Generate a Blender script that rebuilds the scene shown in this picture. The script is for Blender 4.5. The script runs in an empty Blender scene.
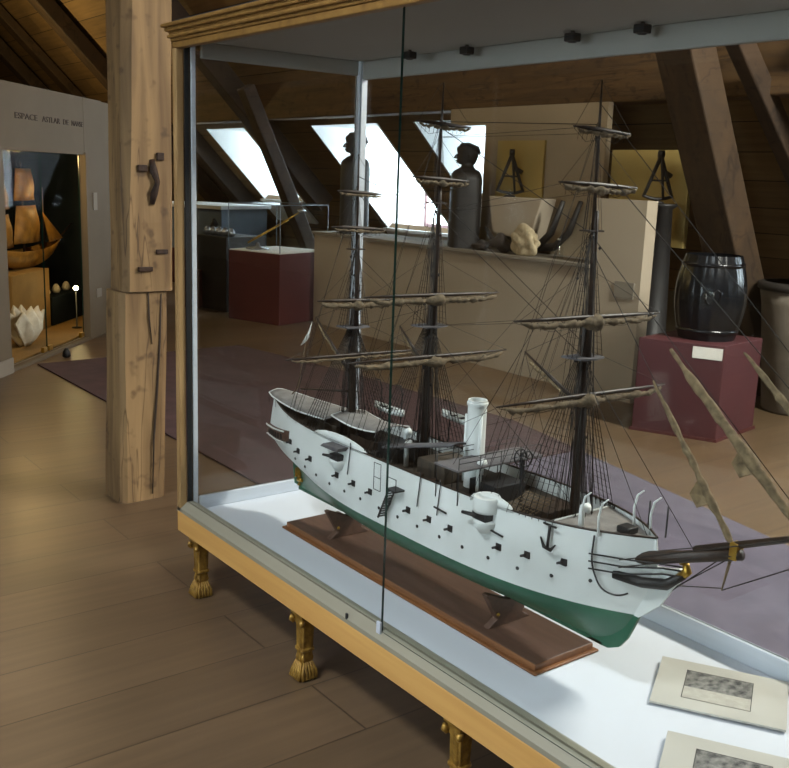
import bpy, bmesh, math, random
from mathutils import Vector, Matrix
R = random.Random(7)
PI = math.pi
COL = bpy.context.scene.collection
SC = bpy.context.scene

# ------------------------------------------------------------------ materials
def new_mat(name):
    m = bpy.data.materials.new(name); m.use_nodes = True
    nt = m.node_tree; nt.nodes.clear()
    return m, nt, nt.nodes, nt.links
def lin(c):
    return tuple((x/12.92 if x <= .04045 else ((x+.055)/1.055)**2.4) for x in [v/255 for v in c])
def pmat(name, rgb, rough=.6, metal=0., noise=None, scale=(20, 20, 20), var=.25, bump=0., spec=.5, detail=4., coords='Object'):
    """plain procedural surface: sRGB 0-255 colour with noise variation"""
    m, nt, N, L = new_mat(name)
    out = N.new('ShaderNodeOutputMaterial'); b = N.new('ShaderNodeBsdfPrincipled')
    L.new(b.outputs[0], out.inputs[0])
    c = lin(rgb)
    b.inputs['Roughness'].default_value = rough
    b.inputs['Metallic'].default_value = metal
    b.inputs['Specular IOR Level'].default_value = spec
    tc = N.new('ShaderNodeTexCoord'); mp = N.new('ShaderNodeMapping'); mp.inputs['Scale'].default_value = scale
    nz = N.new('ShaderNodeTexNoise'); nz.inputs['Detail'].default_value = detail; nz.inputs['Scale'].default_value = 1.
    L.new(tc.outputs[coords], mp.inputs[0]); L.new(mp.outputs[0], nz.inputs['Vector'])
    rp = N.new('ShaderNodeValToRGB')
    rp.color_ramp.elements[0].position = .3; rp.color_ramp.elements[1].position = .7
    c2 = lin(noise) if noise else tuple(x*(1-var) for x in c)
    rp.color_ramp.elements[0].color = (*c2, 1); rp.color_ramp.elements[1].color = (*c, 1)
    L.new(nz.outputs[0], rp.inputs[0]); L.new(rp.outputs[0], b.inputs['Base Color'])
    if bump:
        bp = N.new('ShaderNodeBump'); bp.inputs['Strength'].default_value = bump; bp.inputs['Distance'].default_value = .01
        L.new(nz.outputs[0], bp.inputs['Height']); L.new(bp.outputs[0], b.inputs['Normal'])
    return m
def glass_mat(name, tint=(1, 1, 1), edge=False, refl=1.0):
    """architectural pane: clear, with angle-dependent mirror reflection on both faces"""
    m, nt, N, L = new_mat(name)
    out = N.new('ShaderNodeOutputMaterial')
    tr = N.new('ShaderNodeBsdfTransparent'); gl = N.new('ShaderNodeBsdfGlossy'); mx = N.new('ShaderNodeMixShader')
    gl.inputs['Roughness'].default_value = 0.0
    tr.inputs[0].default_value = (*tint, 1)
    ge = N.new('ShaderNodeNewGeometry'); dt = N.new('ShaderNodeVectorMath'); dt.operation = 'DOT_PRODUCT'
    L.new(ge.outputs['Normal'], dt.inputs[0]); L.new(ge.outputs['Incoming'], dt.inputs[1])
    def mth(op, a, b=None):
        n = N.new('ShaderNodeMath'); n.operation = op
        for i, v in enumerate((a, b)):
            if v is None: continue
            if isinstance(v, (int, float)): n.inputs[i].default_value = v
            else: L.new(v, n.inputs[i])
        return n.outputs[0]
    c = mth('ABSOLUTE', dt.outputs['Value']); k = mth('SUBTRACT', 1.0, c); p5 = mth('POWER', k, 5.0)
    f = mth('ADD', mth('MULTIPLY', p5, .96*refl), .04*refl)
    L.new(f, mx.inputs[0]); L.new(tr.outputs[0], mx.inputs[1]); L.new(gl.outputs[0], mx.inputs[2])
    L.new(mx.outputs[0], out.inputs[0])
    return m
def emit_mat(name, rgb, s):
    m, nt, N, L = new_mat(name)
    out = N.new('ShaderNodeOutputMaterial'); e = N.new('ShaderNodeEmission')
    e.inputs[0].default_value = (*rgb, 1); e.inputs[1].default_value = s
    L.new(e.outputs[0], out.inputs[0]); return m
def plank_mat(name, c1, c2, width, length, rough, along='y', gap=(20, 14, 10), bumpy=.25, grain=1.0):
    """wooden boards with seams, per-board tone and long grain"""
    m, nt, N, L = new_mat(name)
    out = N.new('ShaderNodeOutputMaterial'); b = N.new('ShaderNodeBsdfPrincipled'); L.new(b.outputs[0], out.inputs[0])
    tc = N.new('ShaderNodeTexCoord'); mp = N.new('ShaderNodeMapping')
    mp.inputs['Rotation'].default_value = (0, 0, PI/2 if along == 'y' else 0)
    L.new(tc.outputs['Object'], mp.inputs[0])
    br = N.new('ShaderNodeTexBrick'); br.offset = .37; br.inputs['Scale'].default_value = 1
    br.inputs['Brick Width'].default_value = length; br.inputs['Row Height'].default_value = width
    br.inputs['Mortar Size'].default_value = .0035; br.inputs['Mortar Smooth'].default_value = .3
    br.inputs['Color1'].default_value = (*lin(c1), 1); br.inputs['Color2'].default_value = (*lin(c2), 1)
    br.inputs['Mortar'].default_value = (*lin(gap), 1); br.inputs['Bias'].default_value = 0
    L.new(mp.outputs[0], br.inputs[0])
    m2 = N.new('ShaderNodeMapping'); m2.inputs['Scale'].default_value = (1.5, 26, 26); L.new(mp.outputs[0], m2.inputs[0])
    nz = N.new('ShaderNodeTexNoise'); nz.inputs['Scale'].default_value = 1; nz.inputs['Detail'].default_value = 6; L.new(m2.outputs[0], nz.inputs[0])
    n2 = N.new('ShaderNodeTexNoise'); n2.inputs['Scale'].default_value = 1.3; n2.inputs['Detail'].default_value = 5; L.new(mp.outputs[0], n2.inputs[0])
    ad = N.new('ShaderNodeMath'); ad.operation = 'ADD'; L.new(nz.outputs[0], ad.inputs[0]); L.new(n2.outputs[0], ad.inputs[1])
    rg = N.new('ShaderNodeMapRange'); rg.inputs[1].default_value = .6; rg.inputs[2].default_value = 1.4
    rg.inputs[3].default_value = 1-.38*grain; rg.inputs[4].default_value = 1+.3*grain; L.new(ad.outputs[0], rg.inputs[0])
    mu = N.new('ShaderNodeVectorMath'); mu.operation = 'SCALE'; L.new(br.outputs[0], mu.inputs[0]); L.new(rg.outputs[0], mu.inputs['Scale'])
    L.new(mu.outputs[0], b.inputs['Base Color'])
    r2 = N.new('ShaderNodeMapRange'); r2.inputs[3].default_value = rough-.08; r2.inputs[4].default_value = rough+.12
    L.new(n2.outputs[0], r2.inputs[0]); L.new(r2.outputs[0], b.inputs['Roughness'])
    bp = N.new('ShaderNodeBump'); bp.inputs['Strength'].default_value = bumpy; bp.inputs['Distance'].default_value = .003
    L.new(br.outputs['Fac'], bp.inputs['Height']); bp.invert = True
    L.new(bp.outputs[0], b.inputs['Normal'])
    return m
def oak_mat(name, c1, c2, scale=(14, 14, 1.2), rough=.75):
    """old timber: long grain, dark cracks and knots"""
    m, nt, N, L = new_mat(name)
    out = N.new('ShaderNodeOutputMaterial'); b = N.new('ShaderNodeBsdfPrincipled'); L.new(b.outputs[0], out.inputs[0])
    b.inputs['Roughness'].default_value = rough
    tc = N.new('ShaderNodeTexCoord'); mp = N.new('ShaderNodeMapping'); mp.inputs['Scale'].default_value = scale; L.new(tc.outputs['Object'], mp.inputs[0])
    n1 = N.new('ShaderNodeTexNoise'); n1.inputs['Scale'].default_value = 1; n1.inputs['Detail'].default_value = 8; n1.inputs['Distortion'].default_value = .6; L.new(mp.outputs[0], n1.inputs[0])
    r1 = N.new('ShaderNodeValToRGB'); r1.color_ramp.elements[0].position = .3; r1.color_ramp.elements[1].position = .68
    r1.color_ramp.elements[0].color = (*lin(c2), 1); r1.color_ramp.elements[1].color = (*lin(c1), 1); L.new(n1.outputs[0], r1.inputs[0])
    mp2 = N.new('ShaderNodeMapping'); mp2.inputs['Scale'].default_value = tuple(s*.75 if s > 4 else s*.5 for s in scale); L.new(tc.outputs['Object'], mp2.inputs[0])
    n2 = N.new('ShaderNodeTexNoise'); n2.inputs['Scale'].default_value = 1; n2.inputs['Detail'].default_value = 3; n2.inputs['Distortion'].default_value = .4; L.new(mp2.outputs[0], n2.inputs[0])
    r2 = N.new('ShaderNodeValToRGB'); e = r2.color_ramp.elements
    e[0].position = .488; e[0].color = (1, 1, 1, 1); e[1].position = .5; e[1].color = (.25, .2, .15, 1)
    e3 = e.new(.512); e3.color = (1, 1, 1, 1)
    L.new(n2.outputs[0], r2.inputs[0])
    n3 = N.new('ShaderNodeTexNoise'); n3.inputs['Scale'].default_value = 13; L.new(tc.outputs['Object'], n3.inputs[0])
    r3 = N.new('ShaderNodeValToRGB'); r3.color_ramp.elements[0].position = .28; r3.color_ramp.elements[0].color = (.22, .17, .14, 1); r3.color_ramp.elements[1].position = .40; r3.color_ramp.elements[1].color = (1, 1, 1, 1); L.new(n3.outputs[0], r3.inputs[0])
    a = N.new('ShaderNodeMixRGB'); a.blend_type = 'MULTIPLY'; a.inputs[0].default_value = .75; L.new(r1.outputs[0], a.inputs[1]); L.new(r2.outputs[0], a.inputs[2])
    a2 = N.new('ShaderNodeMixRGB'); a2.blend_type = 'MULTIPLY'; a2.inputs[0].default_value = .6; L.new(a.outputs[0], a2.inputs[1]); L.new(r3.outputs[0], a2.inputs[2])
    L.new(a2.outputs[0], b.inputs['Base Color'])
    bp = N.new('ShaderNodeBump'); bp.inputs['Strength'].default_value = .35; bp.inputs['Distance'].default_value = .01; L.new(n1.outputs[0], bp.inputs['Height']); L.new(bp.outputs[0], b.inputs['Normal'])
    return m

M = dict(
    floor=plank_mat('oak floor boards', (104, 84, 62), (94, 76, 56), 0.3, 3.8, .34, gap=(70, 55, 40), bumpy=.12, grain=.8),
    roof=plank_mat('dark roof boards', (124, 98, 64), (108, 84, 54), .22, 3.0, .8, along='x'),
    ceil=plank_mat('ceiling boards', (112, 86, 56), (96, 74, 48), .2, 3.0, .8, along='x'),
    oak=oak_mat('old oak post', (148, 120, 80), (100, 77, 48)),
    beam=oak_mat('roof timber', (94, 68, 38), (70, 50, 28), scale=(1.2, 14, 14)),
    strut=oak_mat('dark roof timber', (66, 48, 32), (44, 32, 22), scale=(14, 3, 3)),
    strutl=oak_mat('brown roof timber', (74, 54, 34), (54, 40, 26), scale=(14, 3, 3)),
    plaster=pmat('cream plaster', (104, 92, 73), .85, scale=(3, 3, 3), var=.1),
    white=pmat('white reveal paint', (222, 224, 224), .7, scale=(4, 4, 4), var=.06),
    carpet=pmat('plum carpet', (94, 88, 103), .95, noise=(80, 74, 88), scale=(7, 7, 7), bump=.3, detail=9),
    carpetm=pmat('maroon carpet', (76, 54, 56), .95, noise=(62, 44, 46), scale=(7, 7, 7), bump=.3, detail=9),
    gilt=pmat('gilt moulding', (146, 110, 56), .48, .3, noise=(118, 86, 42), scale=(30, 30, 30), bump=.1),
    giltp=pmat('pale gilt post', (168, 136, 90), .5, .1, noise=(142, 112, 70), scale=(30, 30, 4)),
    giltleg=pmat('carved gilt wood', (176, 138, 62), .36, .45, noise=(118, 86, 34), scale=(45, 45, 45), bump=.4),
    pine=pmat('varnished pine rail', (206, 160, 92), .45, noise=(194, 146, 80), scale=(2, 40, 40)),
    track=pmat('beige metal track', (150, 146, 128), .45, .2, scale=(3, 3, 3), var=.05),
    silver=pmat('brushed aluminium', (204, 211, 220), .4, .15, scale=(3, 3, 60), var=.08),
    caseboard=pmat('pale grey case lining', (214, 219, 228), .75, scale=(2, 2, 2), var=.05),
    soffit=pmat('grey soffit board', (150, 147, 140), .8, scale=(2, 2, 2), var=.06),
    black=pmat('black plastic', (16, 16, 17), .5, var=.2),
    glass=glass_mat('pane glass', (.955, .97, .965)),
    glassback=glass_mat('rear pane glass', (.955, .97, .965), refl=.55),
    acrylic=glass_mat('acrylic cover', (.95, .96, .96), refl=.7),
    doorglass=glass_mat('alcove door glass', (.95, .96, .95), refl=.06),
    glassedge=pmat('green glass edge', (26, 52, 46), .2, var=.2),
    hullw=pmat('white hull paint', (232, 236, 234), .45, noise=(212, 216, 212), scale=(6, 6, 6), detail=6),
    hullg=pmat('green hull paint', (44, 104, 78), .4, noise=(34, 86, 64), scale=(8, 8, 8)),
    deck=pmat('dark model deck', (70, 60, 48), .75, noise=(46, 40, 34), scale=(60, 10, 10)),
    dark=pmat('dark painted fittings', (34, 34, 36), .5, noise=(22, 22, 24), scale=(50, 50, 50)),
    spar=pmat('dark varnished spar', (58, 42, 30), .5, noise=(36, 26, 20), scale=(60, 60, 60)),
    sail=pmat('furled canvas', (120, 104, 80), .9, noise=(78, 66, 50), scale=(70, 70, 70), bump=.5),
    jib=pmat('tan furled canvas', (140, 120, 88), .9, noise=(94, 80, 58), scale=(60, 60, 60), bump=.5),
    awn=pmat('grey awning canvas', (138, 134, 130), .9, noise=(112, 108, 104), scale=(30, 30, 30)),
    awnd=pmat('slate awning canvas', (104, 100, 102), .9, noise=(86, 84, 86), scale=(30, 30, 30)),
    rope=pmat('tarred rope', (40, 34, 29), .8, noise=(28, 24, 21), scale=(80, 80, 80)),
    ropel=pmat('hemp rope', (112, 94, 70), .8, scale=(80, 80, 80)),
    brass=pmat('brass', (190, 150, 62), .3, .8, scale=(40, 40, 40)),
    board=pmat('stained stand wood', (92, 66, 54), .5, noise=(74, 52, 42), scale=(4, 50, 50)),
    boardlit=pmat('lit stand edge wood', (134, 86, 48), .45, noise=(110, 68, 38), scale=(4, 60, 60)),  # warm light on the stand edge, painted into its colour
    card=pmat('old cream card', (192, 189, 180), .8, noise=(180, 177, 168), scale=(6, 6, 6)),
    print=pmat('printed scene', (150, 148, 142), .8, noise=(48, 50, 53), scale=(60, 45, 45), detail=5),
    printl=pmat('printed sky', (186, 182, 170), .8, noise=(168, 164, 154), scale=(50, 50, 50)),
    red=pmat('dark red plinth paint', (78, 37, 41), .6, noise=(70, 33, 37), scale=(3, 3, 3)),
    maroon=pmat('maroon plinth paint', (84, 38, 36), .5, noise=(74, 32, 31), scale=(3, 3, 3)),
    barrel=pmat('black lacquered staves', (24, 26, 30), .22, noise=(12, 13, 16), scale=(30, 30, 3), bump=.2),
    label=pmat('white caption card', (224, 222, 214), .7, var=.05),
    statue=pmat('dark bronze', (46, 42, 40), .55, noise=(32, 30, 29), scale=(8, 8, 8)),
    darkcab=pmat('dark cabinet', (46, 44, 44), .5, noise=(34, 33, 33), scale=(5, 5, 5)),
    greycase=pmat('blue grey case', (106, 118, 130), .5, noise=(90, 102, 114), scale=(5, 5, 5)),
    glitter=pmat('silver trinket', (200, 204, 208), .25, .8, noise=(130, 132, 136), scale=(60, 60, 60), bump=.6),
    yellow=pmat('yellowed backing card', (178, 154, 92), .8, noise=(166, 142, 82), scale=(3, 3, 3)),
    panel=pmat('beige display panel', (164, 146, 120), .85, noise=(154, 137, 112), scale=(2, 2, 2)),
    lowpanel=pmat('pale plinth paint', (178, 164, 144), .85, noise=(168, 154, 134), scale=(2, 2, 2)),
    greyp=pmat('grey beige panel', (138, 130, 116), .85, noise=(126, 118, 106), scale=(2, 2, 2)),
    rock=pmat('dark rock', (74, 66, 60), .9, noise=(50, 44, 42), scale=(14, 14, 14), bump=.8),
    coral=pmat('pale coral', (196, 180, 148), .9, noise=(160, 144, 114), scale=(30, 30, 30), bump=1.),
    bottle=pmat('clear bottle', (178, 172, 156), .12, scale=(8, 8, 8)),
    tub=pmat('grey vat', (122, 112, 100), .75, noise=(100, 92, 82), scale=(5, 5, 5)),
    tubl=pmat('pale vat band', (168, 148, 116), .7, scale=(5, 5, 5)),
    gold=pmat('gilded sail', (158, 114, 42), .6, .1, noise=(112, 78, 26), scale=(12, 12, 12)),
    shell=pmat('white shell', (226, 218, 200), .5, noise=(204, 194, 172), scale=(20, 20, 20)),
    navy=pmat('dark blue backdrop', (34, 42, 48), .9, noise=(26, 32, 38), scale=(3, 3, 3), spec=.05),
    ochre=pmat('ochre plinth', (150, 116, 60), .7, noise=(130, 98, 48), scale=(4, 4, 4)),
    letter=pmat('brown lettering', (54, 40, 26), .8),
    iron=pmat('rusty iron', (44, 34, 28), .7, .4, noise=(64, 44, 30), scale=(40, 40, 40), bump=.5),
    pink=pmat('mauve window frame', (150, 116, 118), .6),
    daylight=emit_mat('overcast sky through glass', (.80, .91, 1.0), 17.0),
    bulb=emit_mat('lamp bulb', (1.0, .78, .38), 60.0),
)

# ------------------------------------------------------------------ mesh builder
class MB:
    def __init__(s): s.v = []; s.f = []; s.m = []; s.s = []
    def add(s, vs, fs, mi=0, smooth=False):
        b = len(s.v); s.v += [tuple(v) for v in vs]
        for f in fs: s.f.append(tuple(i+b for i in f)); s.m.append(mi); s.s.append(smooth)
        return s
    def box(s, x0, x1, y0, y1, z0, z1, mi=0, mat=None):
        vs = [Vector((x, y, z)) for z in (z0, z1) for y in (y0, y1) for x in (x0, x1)]
        if mat is not None: vs = [mat @ v for v in vs]
        return s.add(vs, [(0, 2, 3, 1), (4, 5, 7, 6), (0, 1, 5, 4), (2, 6, 7, 3), (0, 4, 6, 2), (1, 3, 7, 5)], mi)
    def hexa(s, p, mi=0):
        return s.add(p, [(0, 3, 2, 1), (4, 5, 6, 7), (0, 1, 5, 4), (1, 2, 6, 5), (2, 3, 7, 6), (3, 0, 4, 7)], mi)
    def beam(s, a, b, w, h, up=(0, 0, 1), mi=0):
        """rectangular bar from a to b; w across, h along up"""
        a, b = Vector(a), Vector(b); d = (b-a).normalized(); sx = d.cross(Vector(up)).normalized(); uz = sx.cross(d)
        q = [sx*(-w/2)+uz*(-h/2), sx*(w/2)+uz*(-h/2), sx*(w/2)+uz*(h/2), sx*(-w/2)+uz*(h/2)]
        return s.hexa([a+o for o in q]+[b+o for o in q], mi)
    def tube(s, pts, r, seg=6, mi=0, smooth=True, caps=True):
        pts = [Vector(p) for p in pts]; n = len(pts)
        rs = [r]*n if isinstance(r, (int, float)) else list(r)
        vs, fs = [], []; ref = None
        for i, p in enumerate(pts):
            d = (pts[min(i+1, n-1)]-pts[max(i-1, 0)])
            d = d.normalized() if d.length > 1e-9 else Vector((0, 0, 1))
            if ref is None: ref = Vector((0, 0, 1)) if abs(d.z) < .9 else Vector((1, 0, 0))
            a = d.cross(ref).normalized(); b = a.cross(d).normalized(); ref = b
            for k in range(seg):
                t = 2*PI*k/seg; vs.append(p+(a*math.cos(t)+b*math.sin(t))*rs[i])
        for i in range(n-1):
            for k in range(seg):
                k2 = (k+1) % seg; fs.append((i*seg+k, i*seg+k2, (i+1)*seg+k2, (i+1)*seg+k))
        if caps and seg > 2: fs.append(tuple(range(seg-1, -1, -1))); fs.append(tuple((n-1)*seg+k for k in range(seg)))
        return s.add(vs, fs, mi, smooth)
    def lathe(s, prof, c=(0, 0, 0), seg=24, mi=0, mat=None, smooth=True, sx=1., sy=1.):
        vs, fs = [], []; n = len(prof)
        for r, z in prof:
            for k in range(seg):
                t = 2*PI*k/seg; v = Vector((r*math.cos(t)*sx, r*math.sin(t)*sy, z))
                vs.append((mat @ v if mat is not None else v)+Vector(c))
        for i in range(n-1):
            for k in range(seg):
                k2 = (k+1) % seg; fs.append((i*seg+k, i*seg+k2, (i+1)*seg+k2, (i+1)*seg+k))
        fs.append(tuple(range(seg-1, -1, -1))); fs.append(tuple((n-1)*seg+k for k in range(seg)))
        return s.add(vs, fs, mi, smooth)
    def grid(s, rows, mi=0, smooth=True, close=False):
        n, w = len(rows), len(rows[0]); fs = []
        for i in range(n-1):
            for j in range(w if close else w-1):
                j2 = (j+1) % w; fs.append((i*w+j, i*w+j2, (i+1)*w+j2, (i+1)*w+j))
        return s.add([p for r in rows for p in r], fs, mi, smooth)
    def prism(s, poly, a, b, axis='y', mi=0):
        """extrude 2-D poly along axis from a to b"""
        def P(u, v, w): return {'y': (u, w, v), 'x': (w, u, v), 'z': (u, v, w)}[axis]
        n = len(poly); vs = [P(u, v, a) for u, v in poly]+[P(u, v, b) for u, v in poly]
        fs = [tuple(range(n)), tuple(range(2*n-1, n-1, -1))]+[(i, (i+1) % n, (i+1) % n+n, i+n) for i in range(n)]
        return s.add(vs, fs, mi)
    def build(s, name, mats, parent=None, bevel=0., solid=0., subdiv=0, recalc=True):
        me = bpy.data.meshes.new(name)
        o0 = Vector(parent['_o']) if parent is not None and '_o' in parent else Vector((0, 0, 0))
        me.from_pydata([tuple(Vector(v)-o0) for v in s.v], [], s.f)
        for m in (mats if isinstance(mats, (list, tuple)) else [mats]): me.materials.append(M[m])
        for p, mi, sm in zip(me.polygons, s.m, s.s): p.material_index = mi; p.use_smooth = sm
        if recalc:
            bm = bmesh.new(); bm.from_mesh(me); bmesh.ops.recalc_face_normals(bm, faces=bm.faces); bm.to_mesh(me); bm.free()
        o = bpy.data.objects.new(name, me); COL.objects.link(o)
        if parent is not None:
            o.parent = parent; o['_o'] = tuple(o0)
        else: o['_o'] = (0., 0., 0.)
        if solid:
            md = o.modifiers.new('s', 'SOLIDIFY'); md.thickness = solid; md.offset = 0
        if bevel:
            md = o.modifiers.new('b', 'BEVEL'); md.width = bevel; md.segments = 2; md.limit_method = 'ANGLE'
        if subdiv:
            md = o.modifiers.new('d', 'SUBSURF'); md.levels = subdiv; md.render_levels = subdiv
        return o
def tag(o, label, cat, group=None):
    o['label'] = label; o['category'] = cat
    if group: o['group'] = group
    return o
def thing(name, base, label, cat, group=None):
    o = bpy.data.objects.new(name, None); COL.objects.link(o); o.location = base; o['_o'] = tuple(base)
    o.empty_display_size = .1
    return tag(o, label, cat, group)
def struct(name, mb, mats, **k):
    o = mb.build(name, mats, **k); o['kind'] = 'structure'; return o

# ------------------------------------------------------------------ room shell
XL, XR, K = -19.0, 7.0, 7.4
struct('floor', MB().box(XL, XR, -7, 7, -.1, 0), 'floor')
tag(MB().prism([(-4.62, .86), (-.56, .86), (-.56, 2.86), (-1.3, 3.02), (-3.2, 2.95), (-4.7, 2.75)], 0, .012, 'z').build('carpet', 'carpetm', bevel=.004),
    'dark maroon carpet on the wood floor between oak post and maroon plinth', 'carpet')
tag(MB().prism([(-.55, .86), (5.5, .86), (5.5, 1.5), (1.07, 2.48), (-.55, 2.85)], 0, .012, 'z').build('carpet', 'carpet', bevel=.004),
    'dull purple carpet lying on the wood floor behind the ship bow', 'carpet')
def slope(name, sgn, openings):
    mb = MB()
    def q(x0, x1, y0, y1, t=.06):
        p = [(x0, sgn*y0, K-y0), (x1, sgn*y0, K-y0), (x1, sgn*y1, K-y1), (x0, sgn*y1, K-y1)]
        mb.hexa([Vector(a) for a in p]+[Vector(a)+Vector((0, sgn*t, t)) for a in p])
    yt, yb = 5.2, 6.2
    ops = sorted(openings)
    q(XL, XR, 3.0, yt)
    x = XL
    for (a, b, c) in ops:
        q(x, a, yt, 6.9); q(a, b, c, 6.9); x = b
    q(x, XR, yt, 6.9)
    return struct(name, mb, 'roof')
far_ops = [(-10.3, -9.15, 6.2), (-7.4, -6.0, 6.47), (-5.3, -4.2, 6.0), (.8, 2.0, 6.2), (3.6, 4.8, 6.2)]
near_ops = [(-.5, .9, 6.2), (1.4, 2.8, 6.2), (3.3, 4.7, 6.2)]
slope('ceiling', 1, far_ops); slope('ceiling', -1, near_ops)
struct('ceiling', MB().box(XL, XR, -3.05, 3.05, 4.36, 4.44), 'ceil')
struct('wall_far', MB().box(XL, XR, 6.85, 7.0, 0, .75), 'plaster')
struct('wall_near', MB().box(XL, XR, -7.0, -6.85, 0, .75), 'plaster')
gable = [(-7, 0), (7, 0), (7, .4), (3.0, 4.4), (-3.0, 4.4), (-7, .4)]
struct('wall_left', MB().prism(gable, XL-.15, XL, 'x'), 'plaster')
struct('wall_right', MB().prism(gable, XR, XR+.15, 'x'), 'plaster')
wn = [0]
def dormer(a, b, c, sgn, frame='white'):
    wn[0] += 1
    yo = 7.15; zt = 2.2; zb = K-c
    root = bpy.data.objects.new('window_%d' % wn[0], None); COL.objects.link(root); root['kind'] = 'structure'
    root.location = ((a+b)/2, sgn*6.2, zb); root['_o'] = tuple(root.location)
    S = sgn
    rv = MB()
    rv.hexa([Vector(v) for v in [(a-.03, S*5.2, zt), (a, S*5.2, zt), (a, S*yo, zt), (a-.03, S*yo, zt), (a-.03, S*5.2, zt+.03), (b, S*5.2, zt+.03), (b, S*yo, zt+.03), (a-.03, S*yo, zt+.03)]]) if False else None
    for x0, x1 in ((a-.03, a+.006), (b-.006, b+.03)):
        rv.prism([(S*5.2, zt), (S*yo, zt), (S*yo, zb), (S*c, zb)], x0, x1, 'x')
    rv.box(a-.03, b+.03, min(S*5.2, S*yo), max(S*5.2, S*yo), zt, zt+.03)
    rv.build('reveal', 'white', root)
    MB().box(a-.03, b+.03, min(S*(c-.06), S*yo), max(S*(c-.06), S*yo), zb-.04, zb).build('window_sill', 'white', root)
    MB().box(a+.04, b-.04, min(S*(yo-.02), S*yo), max(S*(yo-.02), S*yo), zb+.05, zt-.05).build('glass_pane', 'daylight', root)
    fr = MB(); y0, y1 = sorted((S*(yo-.06), S*(yo-.021)))
    for x0, x1, z0, z1 in ((a, a+.05, zb, zt), (b-.05, b, zb, zt), (a+.05, b-.05, zb, zb+.06), (a+.05, b-.05, zt-.06, zt), ((a+b)/2-.02, (a+b)/2+.02, zb+.06, zt-.06)):
        fr.box(x0, x1, y0, y1, z0, z1)
    fr.build('window_frame', frame, root)
    MB().prism([(S*(c-.02), zb-.01), (S*(c+.28), zb-.31), (S*(c+.25), zb-.33), (S*(c-.05), zb-.03)], a, b, 'x').build('sill_panel', 'white', root)
    return root
for i, (a, b, c) in enumerate(far_ops): dormer(a, b, c, 1, 'pink' if i == 1 else 'white')
for (a, b, c) in near_ops: dormer(a, b, c, -1)

# roof timbers
RX = (-11.6, -13.8, -15.0)
def timber(name, a, b, w, h, mat, label, up=(0, 0, 1), bevel=.015):
    mb = MB().beam(a, b, w, h, up)
    o = mb.build(name, mat, bevel=bevel); return tag(o, label, 'beam')
timber('roof_purlin', (-18.9, 4.85, 2.47), (6.9, 4.85, 2.47), .26, .44, 'beam', 'long brown horizontal roof beam running behind the top of the glass case')
timber('roof_purlin', (-18.9, 3.0, 4.15), (6.9, 3.0, 4.15), .22, .24, 'strut', 'dark olive horizontal beam high up above the lettered wall')
timber('roof_strut', (-1.0, 3.78, 3.1), (-1.0, 5.5, .03), .3, .26, 'strutl', 'brown sloping roof strut coming down behind the black barrel', up=(0, 1, 1))
timber('roof_strut', (-.78, 4.2, 2.75), (-.78, 5.7, 1.35), .12, .16, 'strut', 'dark thin timber leaning off the brown strut above the barrel', up=(0, 1, 1))
timber('roof_strut', (-6.9, 4.0, 2.55), (-6.9, 5.215, .04), .17, .16, 'strut', 'dark steep roof strut passing behind the red plinth under its clear cover', up=(0, 1, 1))
timber('roof_rafter', (-8.15, 3.1, 4.0), (-8.15, 5.9, 1.2), .24, .26, 'strut', 'dark sloping rafter between the first two dormers left of the silver post', up=(0, 1, 1))
timber('roof_strut', (-10.75, 4.4, 2.85), (-10.75, 6.6, .65), .26, .26, 'strut', 'dark sloping roof strut left of the brightest dormer', up=(0, 1, 1))
timber('roof_rafter', (RX[0], 3.05, 4.1), (RX[0], 6.3, .85), .3, .22, 'strut', 'dark thick rafter sloping down to the top of the oak post', up=(0, 1, 1))
timber('roof_rafter', (RX[1], 3.1, 4.15), (RX[1], 6.3, .95), .3, .14, 'strutl', 'brown thinner rafter sloping down behind the lettered wall', up=(0, 1, 1))
timber('roof_rafter', (RX[2], 3.05, 4.1), (RX[2], 6.3, .85), .3, .2, 'strut', 'dark rafter nearest the picture corner above the lettered wall', up=(0, 1, 1))
timber('roof_strut', (-.25, 4.6, 2.65), (-.25, 6.5, .75), .3, .2, 'strutl', 'broad brown timber on the roof boards above the grey vat', up=(0, 1, 1))

# old oak post
t = thing('timber_post', (-1.15, .26, 0), 'square old oak post with iron fixings standing left of the glass case', 'post')
def post(z0, z1, x0, x1, y0, y1, n, name):
    rows = []
    for i in range(n+1):
        z = z0+(z1-z0)*i/n; ring = []
        jx = [.006*math.sin(z*2.3+k*1.7)+.003*math.sin(z*9+k) for k in range(8)]
        pts = [(x0+.02, y0), (x1-.03, y0), (x1, y0+.03), (x1, y1-.02), (x1-.02, y1), (x0+.02, y1), (x0, y1-.02), (x0, y0+.02)]
        for k, (x, y) in enumerate(pts): ring.append((x+jx[k]+.012*z, y+jx[(k+3) % 8]+.014*z, z))
        rows.append(ring)
    mb = MB().grid(rows, close=True, smooth=False)
    mb.add(rows[0], [tuple(range(8))]); mb.add(rows[-1], [tuple(range(8))])
    return mb.build(name, 'oak', t)
post(0, 1.03, -1.26, -1.05, .146, .376, 8, 'lower_shaft')
post(1.034, 3.6, -1.245, -1.035, .162, .4, 16, 'upper_shaft')
ir = MB()
ir.tube([(-1.014, .315, 1.64), (-1.006, .318, 1.59), (-1.0, .335, 1.54), (-1.004, .32, 1.49), (-1.012, .312, 1.44)], [.012, .02, .012, .018, .012], 8); ir.build('iron_hook', 'iron', t)
for (y, z, w, h) in ((.245, 1.60, .045, .03), (.33, 1.655, .035, .035), (.26, 1.14, .07, .022), (.34, 1.22, .06, .022)):
    MB().box(-1.042+.012*z, -1.02+.012*z, y+.014*z-w/2, y+.014*z+w/2, z-h/2, z+h/2).build('iron_plate', 'iron', t, bevel=.004)
cr = MB()
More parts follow.
